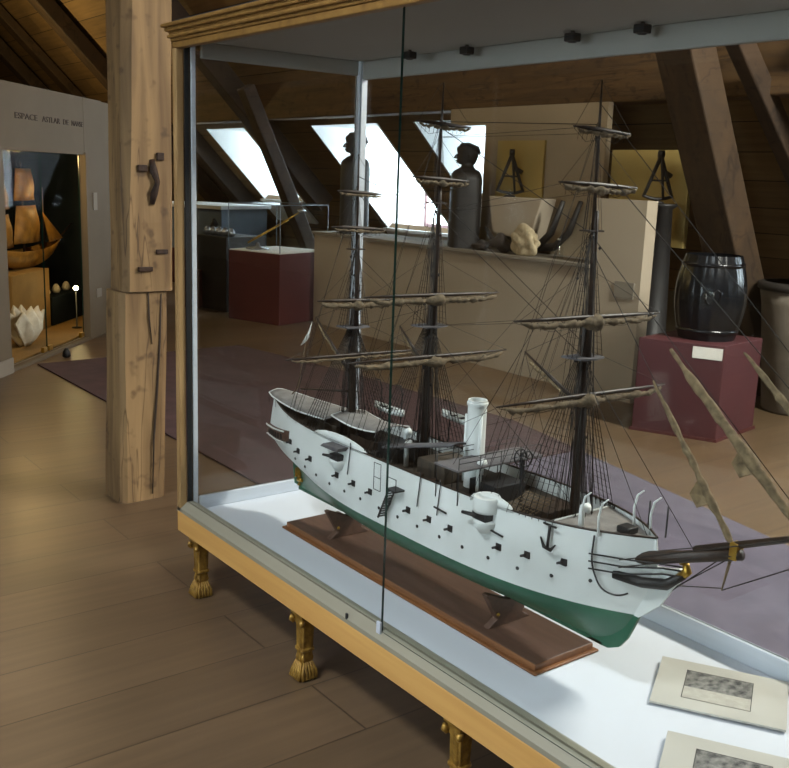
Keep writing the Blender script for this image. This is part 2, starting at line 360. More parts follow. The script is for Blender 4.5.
cr.tube([(-1.033, 0.359, 1.02), (-1.036, 0.351, 0.80), (-1.038, 0.333, 0.55), (-1.042, 0.314, 0.30), (-1.046, 0.305, 0.03)], [.003, .005, .006, .005, .003], 5, mi=0)
cr.tube([(-1.033, 0.294, 1.03), (-1.034, 0.298, 0.90), (-1.036, 0.311, 0.78)], [.003, .004, .002], 5)
cr.build('crack', 'letter', t)

# ------------------------------------------------------------------ glass display case
LX, D = 2.66, .765
ZF, ZT, ZG = .32, 2.04, .354
case = thing('display_case', (1.3, .38, 0), 'large glass display case on carved gilt legs holding the white ship model', 'display case')
rl = MB()
rl.box(-.03, LX+.03, -.03, 0, .2335, .316); rl.box(-.03, LX+.03, D, D+.03, .2335, .316)
rl.box(-.03, 0, 0, D, .2335, .316); rl.box(LX, LX+.03, 0, D, .2335, .316)
rl.build('base_rail', 'pine', case, bevel=.004)
MB().box(0, LX, 0, D, .27, ZF).build('base_board', 'caseboard', case)
tk = MB().prism([(-.03, .316), (.045, .3165), (.045, .338), (.02, .354), (.004, .354), (.004, .346), (-.002, .346), (-.002, .352), (-.03, .33)], -.03, LX+.03, 'x'); tk.build('sliding_track', 'track', case)
br = MB(); br.box(0, LX, D-.022, D, ZF, .382); br.box(0, .02, .045, D-.022, ZF, .372); br.box(LX-.02, LX, .045, D-.022, ZF, .372)
br.build('glazing_bar', 'silver', case, bevel=.004)
br = MB(); br.box(0, LX, D-.022, D, 1.97, ZT); br.box(0, .02, .06, D-.022, 1.985, ZT); br.box(LX-.02, LX, .06, D-.022, 1.97, ZT)
br.build('top_rail', 'soffit', case, bevel=.004)
MB().box(0, LX, 0, D, ZT, ZT+.02).build('soffit', 'soffit', case)
MB().box(-.03, LX+.03, -.03, D+.03, 2.091, 2.105).build('top_board', 'darkcab', case)
co = MB()
for z0, z1, o in ((2.012, 2.034, .03), (2.034, 2.045, .035), (2.045, 2.057, .044), (2.057, 2.066, .04), (2.066, 2.08, .05), (2.08, 2.093, .06)):
    co.box(-o, LX+o, -o, .0, z0, z1); co.box(-o, 0, 0, D+o, z0, z1); co.box(0, LX+o, D, D+o, z0, z1); co.box(LX, LX+o, 0, D, z0, z1)
co.build('cornice', 'gilt', case, bevel=.004)
for nm, x0, x1, y0, y1, mt in (('corner_post', -.03, 0, -.03, -.002, 'gilt'), ('corner_post', LX, LX+.03, -.03, -.002, 'gilt'),
                               ('corner_post', .0, .012, .022, .04, 'silver'), ('corner_post', 0, .034, D-.034, D, 'silver'), ('corner_post', LX-.034, LX, D-.034, D, 'silver')):
    MB().box(x0, x1, y0, y1, .316 if mt == 'gilt' else ZF, 2.012 if mt == 'gilt' else ZT).build(nm, 'giltp' if mt == 'gilt' else mt, case, bevel=.003)
MB().box(.0, .008, -.001, .02, .355, 2.03).build('gap_strip', 'black', case)  # black strip put in for the dark gap beside the gilt post
gs = MB()
for x in (.036, .040): gs.box(x, x+.0015, D-.03, D-.004, ZF+.06, 1.97)
gs.build('glazing_seal', 'silver', case)
def pane(name, axis, a0, a1, z0, z1, pos, th, mt):
    mb = MB()
    if axis == 'x':
        mb.box(a0, a1, pos, pos+th, z0, z1)
        idx = [1, 1, 0, 0, 1, 1]
    else:
        mb.box(pos, pos+th, a0, a1, z0, z1); idx = [1, 1, 1, 1, 0, 0]
    mb.m = idx
    return mb.build(name, [mt, 'glassedge'], case)
pane('glass_pane', 'x', 0, 1.246, ZG-.006, 2.04, .006, .006, 'glass')
pane('glass_pane', 'x', 1.272, LX, .346, 2.04, -.012, .006, 'glass')
pane('glass_pane', 'x', .034, LX-.034, .382, 1.97, D-.012, .006, 'glassback')
pane('glass_pane', 'y', .04, D-.034, .372, 1.985, .004, .006, 'glassback')
pane('glass_pane', 'y', .058, D-.034, .372, 1.97, LX-.01, .006, 'glassback')
ck = MB(); ck.box(1.258, 1.276, -.02, -.013, .34, .375); ck.build('pane_clip', 'silver', case, bevel=.001)
MB().box(1.12, 1.128, -.0305, -.026, .328, .346).build('track_stop', 'dark', case)
def leg(x, y):
    lg = MB(); s = .021
    # capital with scrolls, fluted tapering shaft, leaf band, clawed foot
    lg.box(x-.034, x+.034, y-.034, y+.034, .222, .2335)
    for sx in (-1, 1):
        for sy in (-1, 1):
            lg.tube([(x+sx*.026, y-.034*0+sy*.03, .21), (x+sx*.031, y+sy*.033, .198), (x+sx*.022, y+sy*.028, .19)], [.011, .009, .006], 8)
    lg.prism([(x-.026, .222), (x+.026, .222), (x+.023, .19), (x-.023, .19)], y-.026, y+.026)
    pr = [(.0235, .19), (.0225, .12), (.0215, .108)]
    seg = 32
    def ring(r, z, fl):
        return [(x+r*(1+fl*(1 if k % 4 < 2 else -1))*math.copysign(abs(math.cos(2*PI*(k+.5)/seg))**.5, math.cos(2*PI*(k+.5)/seg)),
                 y+r*(1+fl*(1 if k % 4 < 2 else -1))*math.copysign(abs(math.sin(2*PI*(k+.5)/seg))**.5, math.sin(2*PI*(k+.5)/seg)), z) for k in range(seg)]
    lg.grid([ring(.0235, .192, .05), ring(.0215, .108, .05), ring(.026, .106, 0), ring(.027, .099, 0), ring(.0215, .095, 0),
             ring(.02, .085, .06), ring(.023, .07, .08), ring(.0195, .055, .06), ring(.0175, .045, 0), ring(.021, .04, .05), ring(.027, .024, .1), ring(.031, .01, .12), ring(.029, .0, .1)], close=True, smooth=False)
    lg.add(ring(.029, 0, .1), [tuple(range(seg))])
    for k in range(5):   # leaf lobes on the foot
        for sy in (-1,):
            xx = x-.024+.012*k
            lg.tube([(xx*.6+x*.4, y-.021, .06), (xx, y-.03, .03), (xx, y-.036, .008), (xx, y-.03, .0)], [.004, .006, .007, .004], 6)
    for k in range(5):
        yy = y-.024+.012*k
        for sx in (-1, 1):
            lg.tube([(x+sx*.021, yy*.6+y*.4, .06), (x+sx*.03, yy, .03), (x+sx*.034, yy, .008), (x+sx*.029, yy, .0)], [.004, .006, .007, .004], 6)
    return lg.build('leg', 'giltleg', case)
for x in (.088, .835, 1.6, 2.4): leg(x, .012)
for x in (.088, .835, 1.6, 2.4): leg(x, D-.03)

# spotlights on the soffit
for i, (x, y, lb) in enumerate(((.455, .646, 'small black spotlight on the soffit just right of the pane edge'), (.715, .684, 'small black spotlight on the soffit, second from the pane edge'),
                                (1.195, .676, 'small black spotlight on the soffit above the fore mast'), (1.453, .675, 'small black spotlight on the soffit, farthest from the pane edge'))):
    s = thing('spotlight', (x, y, ZT), lb, 'spotlight', 'spotlights under the case top')
    MB().box(x-.018, x+.018, y-.018, y+.018, ZT-.03, ZT-.006).build('lamp_head', 'black', s, bevel=.003)
    MB().lathe([(.006, ZT-.008), (.006, ZT)], (x, y, 0), 10).build('stem', 'black', s)
    MB().lathe([(.012, ZT-.033), (.014, ZT-.029)], (x, y, 0), 12).build('lens', 'dark', s)

# info cards
def card(pts, z, th, name, label, pic):
    t = thing('picture_card', (pts[0][0], pts[0][1], ZF), label, 'card', 'cards lying in the case')
    n = len(pts); mb = MB()
    top = [(x, y, z+h) for (x, y), h in zip(pts, (.012, .004, .006, .012))]
    mb.hexa([Vector((x, y, zz-th)) for x, y, zz in top]+[Vector(p) for p in top])
    mb.build('card_sheet', 'card', t, bevel=.001)
    def P(u, v):
        a = Vector(top[0]).lerp(Vector(top[3]), u); b = Vector(top[1]).lerp(Vector(top[2]), u); return a.lerp(b, v)+Vector((0, 0, .0006))
    u0, u1, v0, v1 = pic
    pm = MB(); pm.add([P(u0, v0), P(u1, v0), P(u1, v1), P(u0, v1)], [(0, 1, 2, 3)]); o = pm.build('print_border', 'dark', t)
    e = .006
    pm = MB(); pm.add([P(u0+e, v0+e*2)+Vector((0, 0, .0004)), P(u1-e, v0+e*2)+Vector((0, 0, .0004)), P(u1-e, v0+(v1-v0)*.6)+Vector((0, 0, .0004)), P(u0+e, v0+(v1-v0)*.6)+Vector((0, 0, .0004))], [(0, 1, 2, 3)]); pm.build('print_scene', 'print', t)
    pm = MB(); pm.add([P(u0+e, v0+(v1-v0)*.6)+Vector((0, 0, .0004)), P(u1-e, v0+(v1-v0)*.6)+Vector((0, 0, .0004)), P(u1-e, v1-e)+Vector((0, 0, .0004)), P(u0+e, v1-e)+Vector((0, 0, .0004))], [(0, 1, 2, 3)]); pm.build('print_foreground', 'printl', t)
    return t
card([(1.80, .563), (1.922, .352), (2.2, .518), (2.078, .729)], .326, .006, 'c', 'cream card with a dark printed crowd scene beside the ship bow', (.22, .74, .2, .8))
card([(2.043, .268), (2.165, .057), (2.44, .22), (2.318, .431)], .326, .006, 'c', 'cream card cut off by the picture edge, nearest the front glass', (.22, .74, .2, .8))

# ------------------------------------------------------------------ ship model
YS = .335
stand = thing('model_stand', (1.0, YS, ZF), 'flat brown wooden stand board with cradles carrying the white ship', 'stand')
b = MB(); b.box(.372, 1.652, .217, .447, ZF+.001, .347); b.m = [0, 0, 1, 1, 1, 1]; b.build('stand_board', ['board', 'boardlit'], stand, bevel=.004)
b = MB(); b.box(.36, 1.664, .205, .459, ZF+.001, .328); b.build('edge_moulding', 'boardlit', stand, bevel=.003)
for x in (.60, 1.42):
    c = MB(); c.prism([(YS-.085, .347), (YS+.085, .347), (YS+.05, .37), (YS+.098, .452), (YS+.086, .455), (YS+.012, .4235), (YS-.012, .4235), (YS-.086, .455), (YS-.098, .452), (YS-.05, .37)], x-.012, x+.012, 'x')
    c.build('cradle', 'board', stand, bevel=.003)
    c = MB(); c.lathe([(.006, -.002), (.005, .003), (.001, .005)], (0, 0, 0), 10, mat=Matrix.Translation((x+.013, YS-.05, .385)) @ Matrix.Rotation(PI/2, 4, 'Y')); c.build('brass_screw', 'brass', stand)

ship = thing('ship_model', (1.0, YS, .43), 'white and green three masted model warship with funnel and furled sails', 'ship model')
# levels: z, stern x, stem x, half breadth, sa, pa, sb, pb
LV = [(.432, .27, 1.775, .006, .3, 2, .6, 2), (.446, .266, 1.80, .055, .5, 1.7, .45, 2.2), (.465, .264, 1.82, .095, .48, 1.7, .47, 2.6), (.50, .26, 1.85, .138, .44, 1.75, .5, 3.1),
      (.545, .215, 1.876, .16, .42, 1.9, .5, 3.5), (.5451, .215, 1.876, .16, .42, 1.9, .5, 3.5), (.565, .13, 1.884, .163, .42, 1.9, .5, 3.7), (.585, .062, 1.895, .165, .40, 1.95, .5, 3.9), (.63, .05, 1.915, .166, .36, 2.05, .52, 4.1),
      (.68, .062, 1.92, .163, .36, 2.2, .52, 4.4), (.72, .074, 1.915, .158, .36, 2.3, .53, 4.6), (.745, .08, 1.91, .155, .36, 2.35, .53, 4.8)]
def sheer(x):
    return (.012*((1.0-x)/.95)**2 if x < 1 else .018*((x-1)/.9)**2)
def zlev(lv, x):
    return lv[0]+sheer(x)*max(0., (lv[0]-.5)/.245)
def hbs(lv, s):
    z, xs, xe, hb, sa, pa, sb, pb = lv; f = 1.
    if s < sa: f = 1-abs(1-s/sa)**pa
    if s > sb: f = min(f, 1-((s-sb)/(1-sb))**pb)
    return hb*max(f, 0)
def hbx(x, z):
    """half breadth of the hull at x, z"""
    prev = None
    for lv in LV:
        s = (x-lv[1])/(lv[2]-lv[1]); h = hbs(lv, s) if 0 <= s <= 1 else 0; zz = zlev(lv, x)
        if zz >= z:
            if prev is None: return h
            k = (z-prev[0])/max(1e-6, zz-prev[0]); return prev[1]+(h-prev[1])*k
        prev = (zz, h)
    return prev[1]
NS = 64
rows = []
for lv in LV:
    r = []
    ss = [(1-math.cos(PI*i/NS))/2 for i in range(NS+1)]
    near, far = [], []
    for s in ss:
        x = lv[1]+(lv[2]-lv[1])*s; h = max(hbs(lv, s), .0025)
        near.append((x, YS-h, zlev(lv, x))); far.append((x, YS+h, zlev(lv, x)))
    rows.append(near+far[::-1])
hl = MB().grid(rows, close=True)
w = len(rows[0])
hl.m = [1 if (i//w) < 4 else 0 for i in range(len(hl.f))]
hl.add(rows[0], [tuple(range(w))], 1)
hull = hl.build('hull', ['hullw', 'hullg'], ship)
MB().box(.27, 1.775, YS-.005, YS+.005, .424, .434).build('keel', 'hullg', hull, bevel=.001)
# rudder
MB().prism([(.262, .44), (.262, .54), (.225, .545), (.23, .48), (.24, .44)], YS-.004, YS+.004).build('rudder', 'hullg', ship)
MB().tube([(.285, YS-.012, .47), (.31, YS-.012, .468)], [.012, .004], 10).build('propeller_hub', 'brass', ship)
for k in range(3):
    a = 2*PI*k/3+.4
    MB().add([(.278, YS+.004*math.cos(a), .47+.004*math.sin(a)), (.272, YS+.032*math.cos(a-.3), .47+.032*math.sin(a-.3)), (.284, YS+.032*math.cos(a+.3), .47+.032*math.sin(a+.3))], [(0, 1, 2)]).build('propeller_blade', 'brass', ship, solid=.002)
# cutwater knee
kn = MB().prism([(1.84, .5455), (1.882, .5455), (1.905, .566), (1.94, .60), (1.972, .655), (2.005, .70), (1.985, .712), (1.95, .70), (1.9, .69), (1.85, .6)], YS-.005, YS+.005)
kn.build('cutwater', 'hullw', hull)
MB().prism([(1.72, .4245), (1.795, .4255), (1.83, .443), (1.852, .474), (1.868, .51), (1.882, .5453), (1.82, .5453), (1.78, .45), (1.74, .435)], YS-.005, YS+.005).build('forefoot', 'hullg', hull)
# rail cap
cap = MB(); lt = LV[-1]
for sg in (-1, 1):
    pts = []
    for i in range(41):
        s = i/40; x = lt[1]+(lt[2]-lt[1])*s; pts.append((x, YS+sg*max(hbs(lt, s), .002), zlev(lt, x)+.002))
    cap.tube(pts, .0032, 5)
cap.build('rail_cap', 'spar', ship)
# decks
def deckmesh(x0, x1, z, inset=.006, n=30):
    a, bb = [], []
    for i in range(n+1):
        x = x0+(x1-x0)*i/n; h = max(hbx(x, z)-inset, .002); a.append((x, YS-h, z)); bb.append((x, YS+h, z))
    return MB().grid([a, bb], smooth=False)
deckmesh(.1, 1.66, .708).build('main_deck', 'deck', ship)
deckmesh(.1, .42, .728).build('poop_deck', 'deck', ship)
deckmesh(1.66, 1.9, .748).build('forecastle_deck', 'awn', ship)
MB().box(1.655, 1.662, YS-.12, YS+.12, .708, .75).build('forecastle_bulkhead', 'hullw', ship)
# quarter gallery at the stern
g = MB()
for k in range(9):
    pass
def stern_y(x, z): return YS-hbx(x, z)
GX = (.40, .37, .32, .26, .2, .15, .11, .085, .068, .056)
def gz(x): return .596+.055*max(0, x-.056)/.3
def gp(x, dz, o): return (x-(o*.8 if x < .12 else 0), YS-hbx(x, gz(x)+dz)-o*(0 if x > .39 else 1), gz(x)+dz)
rows = [[gp(x, dz, o) for x in GX] for dz, o in ((-.002, 0.), (0, .011), (.034, .013), (.04, .002))]
g.grid(rows); g.build('stern_gallery', 'board', ship)
for dz in (-.002, .037): MB().tube([gp(x, dz, .014) for x in GX[1:]], .003, 6).build('gallery_moulding', 'hullw', ship)
for x in (.1, .14, .18, .22, .26, .30, .34):
    a = gp(x, .017, .0125); MB().box(x-.006, x+.006, a[1]-.002, a[1]+.004, a[2]-.01, a[2]+.01).build('gallery_window', 'dark', ship)
MB().box(.26, .30, YS-hbx(.28, .515)-.006, YS-hbx(.28, .515)+.01, .478, .512).build('draught_plate', 'brass', ship, bevel=.008)
# cannon ports and portholes on the visible side
def near_pt(x, z, o=0.): return (x, YS-hbx(x, z)-o, z)
ports = [(.42, .665), (.497, .652), (.592, .65), (.765, .64), (.86, .638), (.952, .636), (1.05, .635), (1.146, .635), (1.243, .636), (1.335, .637), (1.52, .642), (1.612, .648), (1.715, .658)]
for i, (x, z) in enumerate(ports):
    px, py, pz = near_pt(x, z)
    p = MB().box(px-.0095, px+.0095, py-.003, py+.006, pz-.0095, pz+.0095).build('gun_port', 'dark', ship, bevel=.001)
    g = MB().tube([(px-.001, py+.004, pz-.001), (px-.009, py-.016, pz-.003)], [.0045, .0036], 8); g.build('gun_barrel', 'dark', p)
for i, x in enumerate([.46, .545, .63, .72, .81, .90, 1.0, 1.095, 1.19, 1.29, 1.385, 1.482, 1.58, 1.68, 1.78]):
    z = .598+.03*max(0, (x-1.55)/.25)**1.5+.02*max(0, (.7-x)/.3)
    px, py, pz = near_pt(x, z)
    MB().lathe([(.0052, -.002), (.0052, .002)], (0, 0, 0), 12, mat=Matrix.Translation((px, py, pz)) @ Matrix.Rotation(PI/2, 4, 'X')).build('porthole', 'dark', ship)
# sponsons
def sponson(x, z, s, name='gun_sponson'):
    y = YS-hbx(x, z)
    a = MB().lathe([(.004, z-.052*s), (.02*s, z-.046*s), (.032*s, z-.03*s), (.037*s, z-.012*s), (.037*s, z-.008*s)], (x, y, 0), 24).build(name, 'hullw', ship)
    MB().box(x-.032*s, x+.026*s, y-.028*s, y+.02, z-.008*s, z+.016*s).build('gun_shield', 'dark', a, bevel=.004)
    MB().tube([(x-.01, y-.025*s, z+.004), (x-.065*s, y-.034*s, z+.001)], [.007*s, .005*s], 10).build('gun_barrel', 'dark', a)
    return a, y
a, y = sponson(1.468, .712, .95)
MB().lathe([(.036, .728), (.037, .735), (.037, .768), (.034, .772), (.034, .765)], (1.468, y, 0), 24).build('gun_tub', 'hullw', ship)
a, y = sponson(.77, .70, .85)
tp = MB().prism([(.70, .728), (.80, .728), (.815, .745), (.72, .742)], y-.035, y+.02); tp.build('gun_canopy', 'awnd', ship, bevel=.004)
# raised white bulwark humps
for x0, x1 in ((.60, .92), (1.40, 1.56)):
    n = 12; pts = []
    for i in range(n+1):
        u = i/n; x = x0+(x1-x0)*u; zz = zlev(lt, x); h = .028*math.sin(PI*u)**.6
        yb = YS-hbx(x, .74); pts.append(((x, yb, zz-.004), (x, yb+.002, zz+h)))
    MB().grid([[p[0] for p in pts], [p[1] for p in pts]]).build('bulwark', 'hullw', ship, solid=.005)
# funnel
f = MB().lathe([(.03, .71), (.0285, .76), (.028, .958), (.0315, .9585), (.0315, .966), (.029, .968), (.0285, .974), (.0245, .974), (.024, .94)], (1.243, YS, 0), 44, smooth=False).build('funnel', 'hullw', ship)
MB().lathe([(.023, .94), (.023, .945)], (1.243, YS, 0), 20).build('funnel_mouth', 'black', f)
MB().tube([(1.275, YS-.012, .72), (1.275, YS-.012, .93)], .005, 8).build('steam_pipe', 'hullw', f)
MB().tube([(1.21, YS-.012, .72), (1.21, YS-.012, .925)], .004, 8).build('steam_pipe', 'hullw', f)
# ventilators, deck houses and gear
for x, y, h in ((1.33, YS-.06, .09), (1.15, YS+.05, .08), (.98, YS-.05, .06), (1.72, YS-.06, .075), (.86, YS+.04, .06)):
    v = MB().tube([(x, y, .71), (x, y, .71+h), (x+.004, y, .71+h+.012), (x+.018, y, .71+h+.016)], [.008, .008, .011, .014], 10); v.build('ventilator', 'hullw', ship)
for x0, x1, hw, h, mt in ((.46, .58, .05, .04, 'deck'), (.66, .8, .045, .035, 'spar'), (.84, .95, .06, .05, 'dark'), (1.06, 1.19, .07, .055, 'deck'), (1.29, 1.4, .06, .05, 'dark'), (1.5, 1.6, .06, .035, 'spar')):
    dh = MB().box(x0, x1, YS-hw, YS+hw, .708, .708+h).build('deckhouse', mt, ship, bevel=.003)
for k in range(16):
    x = R.uniform(.5, 1.62); y = YS+R.uniform(-.12, .12)
    MB().box(x-.012, x+.012, y-.01, y+.01, .708, .708+R.uniform(.012, .035)).build('deck_locker', R.choice(['dark', 'spar', 'deck', 'awnd']), ship, bevel=.002)
gr = MB()
for k in range(9): gr.tube([(1.5+.012*k, YS-.12, .742), (1.5+.012*k, YS-.03, .772)], .0012, 4)
for k in range(8): gr.tube([(1.5, YS-.12+.0128*k, .742+.0043*k), (1.596, YS-.12+.0128*k, .742+.0043*k)], .0012, 4)
gr.build('hammock_grating', 'ropel', ship)
# bridge
bd = MB().box(1.255, 1.36, YS-.165, YS+.165, .806, .812); bd.build('bridge_deck', 'awnd', ship, bevel=.001)
bl = MB()
for y in (-.16, -.08, 0, .08, .16):
    for x in (1.26, 1.355): bl.tube([(x, YS+y, .71), (x, YS+y, .845)], .0016, 5)
for x in (1.26, 1.355):
    for z in (.83, .845): bl.tube([(x, YS-.16, z), (x, YS+.16, z)], .0012, 5)
bl.build('bridge_rail', 'dark', ship)
wh = thing  # steering wheels
for k, x in enumerate((1.44, 1.465)):
    m = Matrix.Translation((x, YS-.01, .852)) @ Matrix.Rotation(PI/2, 4, 'Y')
    wl = MB(); wl.tube([m @ Vector((.022*math.cos(2*PI*i/20), .022*math.sin(2*PI*i/20), 0)) for i in range(21)], .0022, 6)
    for i in range(8):
        a = 2*PI*i/8; wl.tube([m @ Vector((0, 0, 0)), m @ Vector((.03*math.cos(a), .03*math.sin(a), 0))], .0013, 5)
    wl.build('steering_wheel', 'dark', ship)
MB().box(1.448, 1.456, YS-.014, YS-.006, .71, .85).build('wheel_pedestal', 'dark', ship)
# awnings
def awning(x0, x1, hw, zc, ze, sag, mt, name='awning', n=10):
    rows = []
    for i in range(n+1):
        x = x0+(x1-x0)*i/n; sg = sag*math.sin(PI*i/n)
        taper = 1.
        if x0 < .15: taper = min(1., .45+.75*((x-x0)/(x1-x0))**.6)
        rows.append([(x, YS+hw*taper*v, zc+(ze-zc)*abs(v)**1.5-sg*(.3+.7*abs(v))) for v in (-1, -.6, -.3, 0, .3, .6, 1)])
    o = MB().grid(rows).build(name, mt, ship, solid=.003)
    ed = MB()
    for sgn in (0, -1):
        ed.tube([r[sgn] for r in rows], .003, 5)
    ed.tube(rows[0], .003, 5)
    ed.build('awning_hem', 'hullw' if mt == 'awn' else mt, o)
    for i in range(0, n+1, 2):
        for j in (0, -1):
            p = rows[i][j]; MB().tube([p, (p[0], p[1], .735)], .001, 4).build('awning_stanchion', 'dark', o)
    return o
awning(.1, .56, .085, .782, .772, .008, 'awn')
awning(.58, .84, .07, .80, .79, .012, 'awn')
rows = [[(x, .262+v*.03, .768+(x-.92)*.26-.006*v*v) for v in (-1, -.5, 0, .5, 1)] for x in [.92+.033*i for i in range(11)]]
cv0 = MB().grid(rows).build('gangway_cover', 'awnd', ship, solid=.006)
for x in (.95, 1.05, 1.15, 1.23):
    MB().tube([(x, .262, .71), (x, .262, .766+(x-.92)*.26)], .0014, 5).build('awning_stanchion', 'dark', cv0)
# ship's boats on davits
def boat(x, y, z, L_, name='ship_boat'):
    rows = []
    for i in range(13):
        u = -1+2*i/12; hw = .022*(1-abs(u)**2.6)+.0008; zs = .008*u*u
        rows.append([(x+u*L_/2, y-hw, z+zs), (x+u*L_/2, y-hw*.8, z-.014+zs*.6), (x+u*L_/2, y, z-.022+zs), (x+u*L_/2, y+hw*.8, z-.014+zs*.6), (x+u*L_/2, y+hw, z+zs)])
    o = MB().grid(rows).build(name, 'hullw', ship, solid=.003)
    th = MB()
    for u in (-.5, -.1, .3): th.box(x+u*L_/2-.006, x+u*L_/2+.006, y-.019, y+.019, z-.007, z-.004)
    th.add([(x+u*L_/2, y+s*.017*(1-abs(u)**2.6), z-.012) for s in (-1, 1) for u in ([-.9, -.5, 0, .5, .9] if s < 0 else [.9, .5, 0, -.5, -.9])], [tuple(range(10))])
    th.build('thwart', 'dark', o)
    return o
boat(1.01, YS+.15, .85, .2)
boat(.62, YS+.15, .80, .17)
for x in (.94, 1.08, .56, .68):
    MB().tube([(x, YS+.155, .73), (x, YS+.16, .86), (x, YS+.15, .89), (x, YS+.13, .895)], .0025, 6).build('davit', 'dark', ship)
# vertical fender lines & booms on the near side
for x in (.83, 1.19, 1.28):
    p0 = near_pt(x, .745, .006); p1 = near_pt(x, .66, .006)
    MB().tube([(x, p0[1], .765), p0, p1], .0018, 5).build('fender_spar', 'dark', ship)
for x in (1.30, 1.52):
    p0 = near_pt(x, .68, .004)
    MB().tube([(x-.03, p0[1]-.006, .684), (x+.02, p0[1]-.002, .678)], .0028, 6).build('boat_boom', 'dark', ship)
# accommodation ladder with platform
ld = MB(); x0, z0, x1, z1 = 1.085, .685, 1.04, .585
for dy in (.008, .034):
    ld.beam((x0, YS-hbx(x0, z0)-dy, z0), (x1, YS-hbx(x1, z1)-dy, z1), .0025, .006)
for k in range(11):
    u = (k+.5)/11; x = x0+(x1-x0)*u; z = z0+(z1-z0)*u; y = YS-hbx(1.06, .65); ld.box(x-.004, x+.004, y-.034, y-.008, z-.0012, z+.0012)
ld.build('boarding_ladder', 'dark', ship)
MB().box(1.075, 1.12, YS-hbx(1.1, .69)-.036, YS-hbx(1.1, .69), .684, .689).build('ladder_platform', 'dark', ship)
lr = MB()
for dx in (.0, .045):
    lr.tube([(1.075+dx, YS-hbx(1.1, .69)-.034, .687), (1.075+dx, YS-hbx(1.1, .69)-.034, .725)], .0014, 5)
lr.tube([(1.075, YS-hbx(1.1, .69)-.034, .725), (1.12, YS-hbx(1.1, .69)-.034, .725)], .0014, 5)
for dx in (-.08, -.045): lr.tube([(1.07+dx, YS-hbx(1.0, .69)-.02, .66), (1.07+dx, YS-hbx(1.0, .69)-.02, .745)], .0012, 5)
for dz in (.66, .70, .745): lr.tube([(.99, YS-hbx(1.0, .69)-.02, dz), (1.025, YS-hbx(1.0, .69)-.02, dz)], .0012, 5)
lr.build('ladder_rail', 'dark', ship)
# bow fittings
MB().tube([(1.83, YS-.05, .655), (1.9, YS-.03, .652), (1.96, YS-.014, .665), (2.0, YS-.004, .70)], [.013, .013, .014, .009], 10).build('head_rail', 'black', ship)
fg = MB().tube([(1.985, YS-.004, .688), (2.005, YS, .712), (1.998, YS, .73), (1.984, YS, .725)], [.011, .012, .009, .005], 10); fg.build('figurehead', 'brass', ship)
hr = MB()
for z0, z1, yy in ((.70, .715, .075), (.68, .705, .07), (.66, .69, .065)):
    hr.tube([near_pt(1.78, z0, .006), near_pt(1.86, z0+.004, .012), (1.95, YS-.02, z1), (2.0, YS-.004, z1+.005)], .0022, 6)
hr.build('bow_rail', 'dark', ship)
ch = MB()
P_ = [Vector(p) for p in (near_pt(1.79, .78, .008), near_pt(1.79, .75, .008), near_pt(1.792, .68, .012), near_pt(1.81, .62, .014), near_pt(1.84, .602, .014), near_pt(1.87, .615, .012), near_pt(1.885, .64, .01))]
pts = []
for k in range(1, len(P_)-2):
    for j in range(12):
        t_ = j/12; a, b2, c2, d2 = P_[k-1:k+3]
        pts.append(.5*((2*b2)+(c2-a)*t_+(2*a-5*b2+4*c2-d2)*t_**2+(3*b2-a-3*c2+d2)*t_**3))
for a, b2 in zip(pts[:-1], pts[1:]): ch.tube([a, a.lerp(b2, .85)], .0026, 5)
ch.build('anchor_chain', 'dark', ship)
an = MB(); px, py, pz = near_pt(1.68, .735, .01)
an.tube([(px, py, .752), (px, py-.004, .69)], .004, 6); an.tube([(px-.026, py-.004, .712), (px-.012, py-.005, .69), (px+.012, py-.005, .688), (px+.026, py-.004, .706)], [.002, .005, .005, .002], 6)
an.tube([(px-.022, py, .75), (px+.022, py, .75)], .003, 6); an.build('anchor', 'black', ship)
for x, y in ((1.80, YS+.05), (1.86, YS+.04), (1.74, YS-.08), (1.80, YS-.085)):
    MB().tube([(x, y, .75), (x-.004, y, .80), (x+.004, y, .835), (x+.022, y, .852)], [.004, .003, .003, .002], 6).build('cat_davit', 'hullw', ship)
for x in (1.84, 1.895): MB().tube([(x, YS+.055, .75), (x, YS+.055, .83)], .0024, 5).build('bow_stanchion', 'dark', ship)
MB().box(1.8, 1.84, YS-.02, YS+.02, .75, .768).build('capstan', 'dark', ship, bevel=.004)
# bowsprit
bs = MB().tube([(1.80, YS-.03, .680), (1.90, YS-.012, .713), (2.14, YS, .80)], [.012, .017, .013], 12).build('bowsprit', 'spar', ship)
MB().tube([(2.02, YS, .772), (2.32, YS, .905), (2.52, YS, .985)], [.010, .007, .004], 10).build('jib_boom', 'spar', bs)
MB().box(2.115, 2.135, YS-.014, YS+.014, .785, .825).build('bowsprit_cap', 'brass', bs, bevel=.002)
MB().tube([(2.115, YS, .79), (2.10, YS, .70)], [.004, .002], 6).build('dolphin_striker', 'ropel', bs)

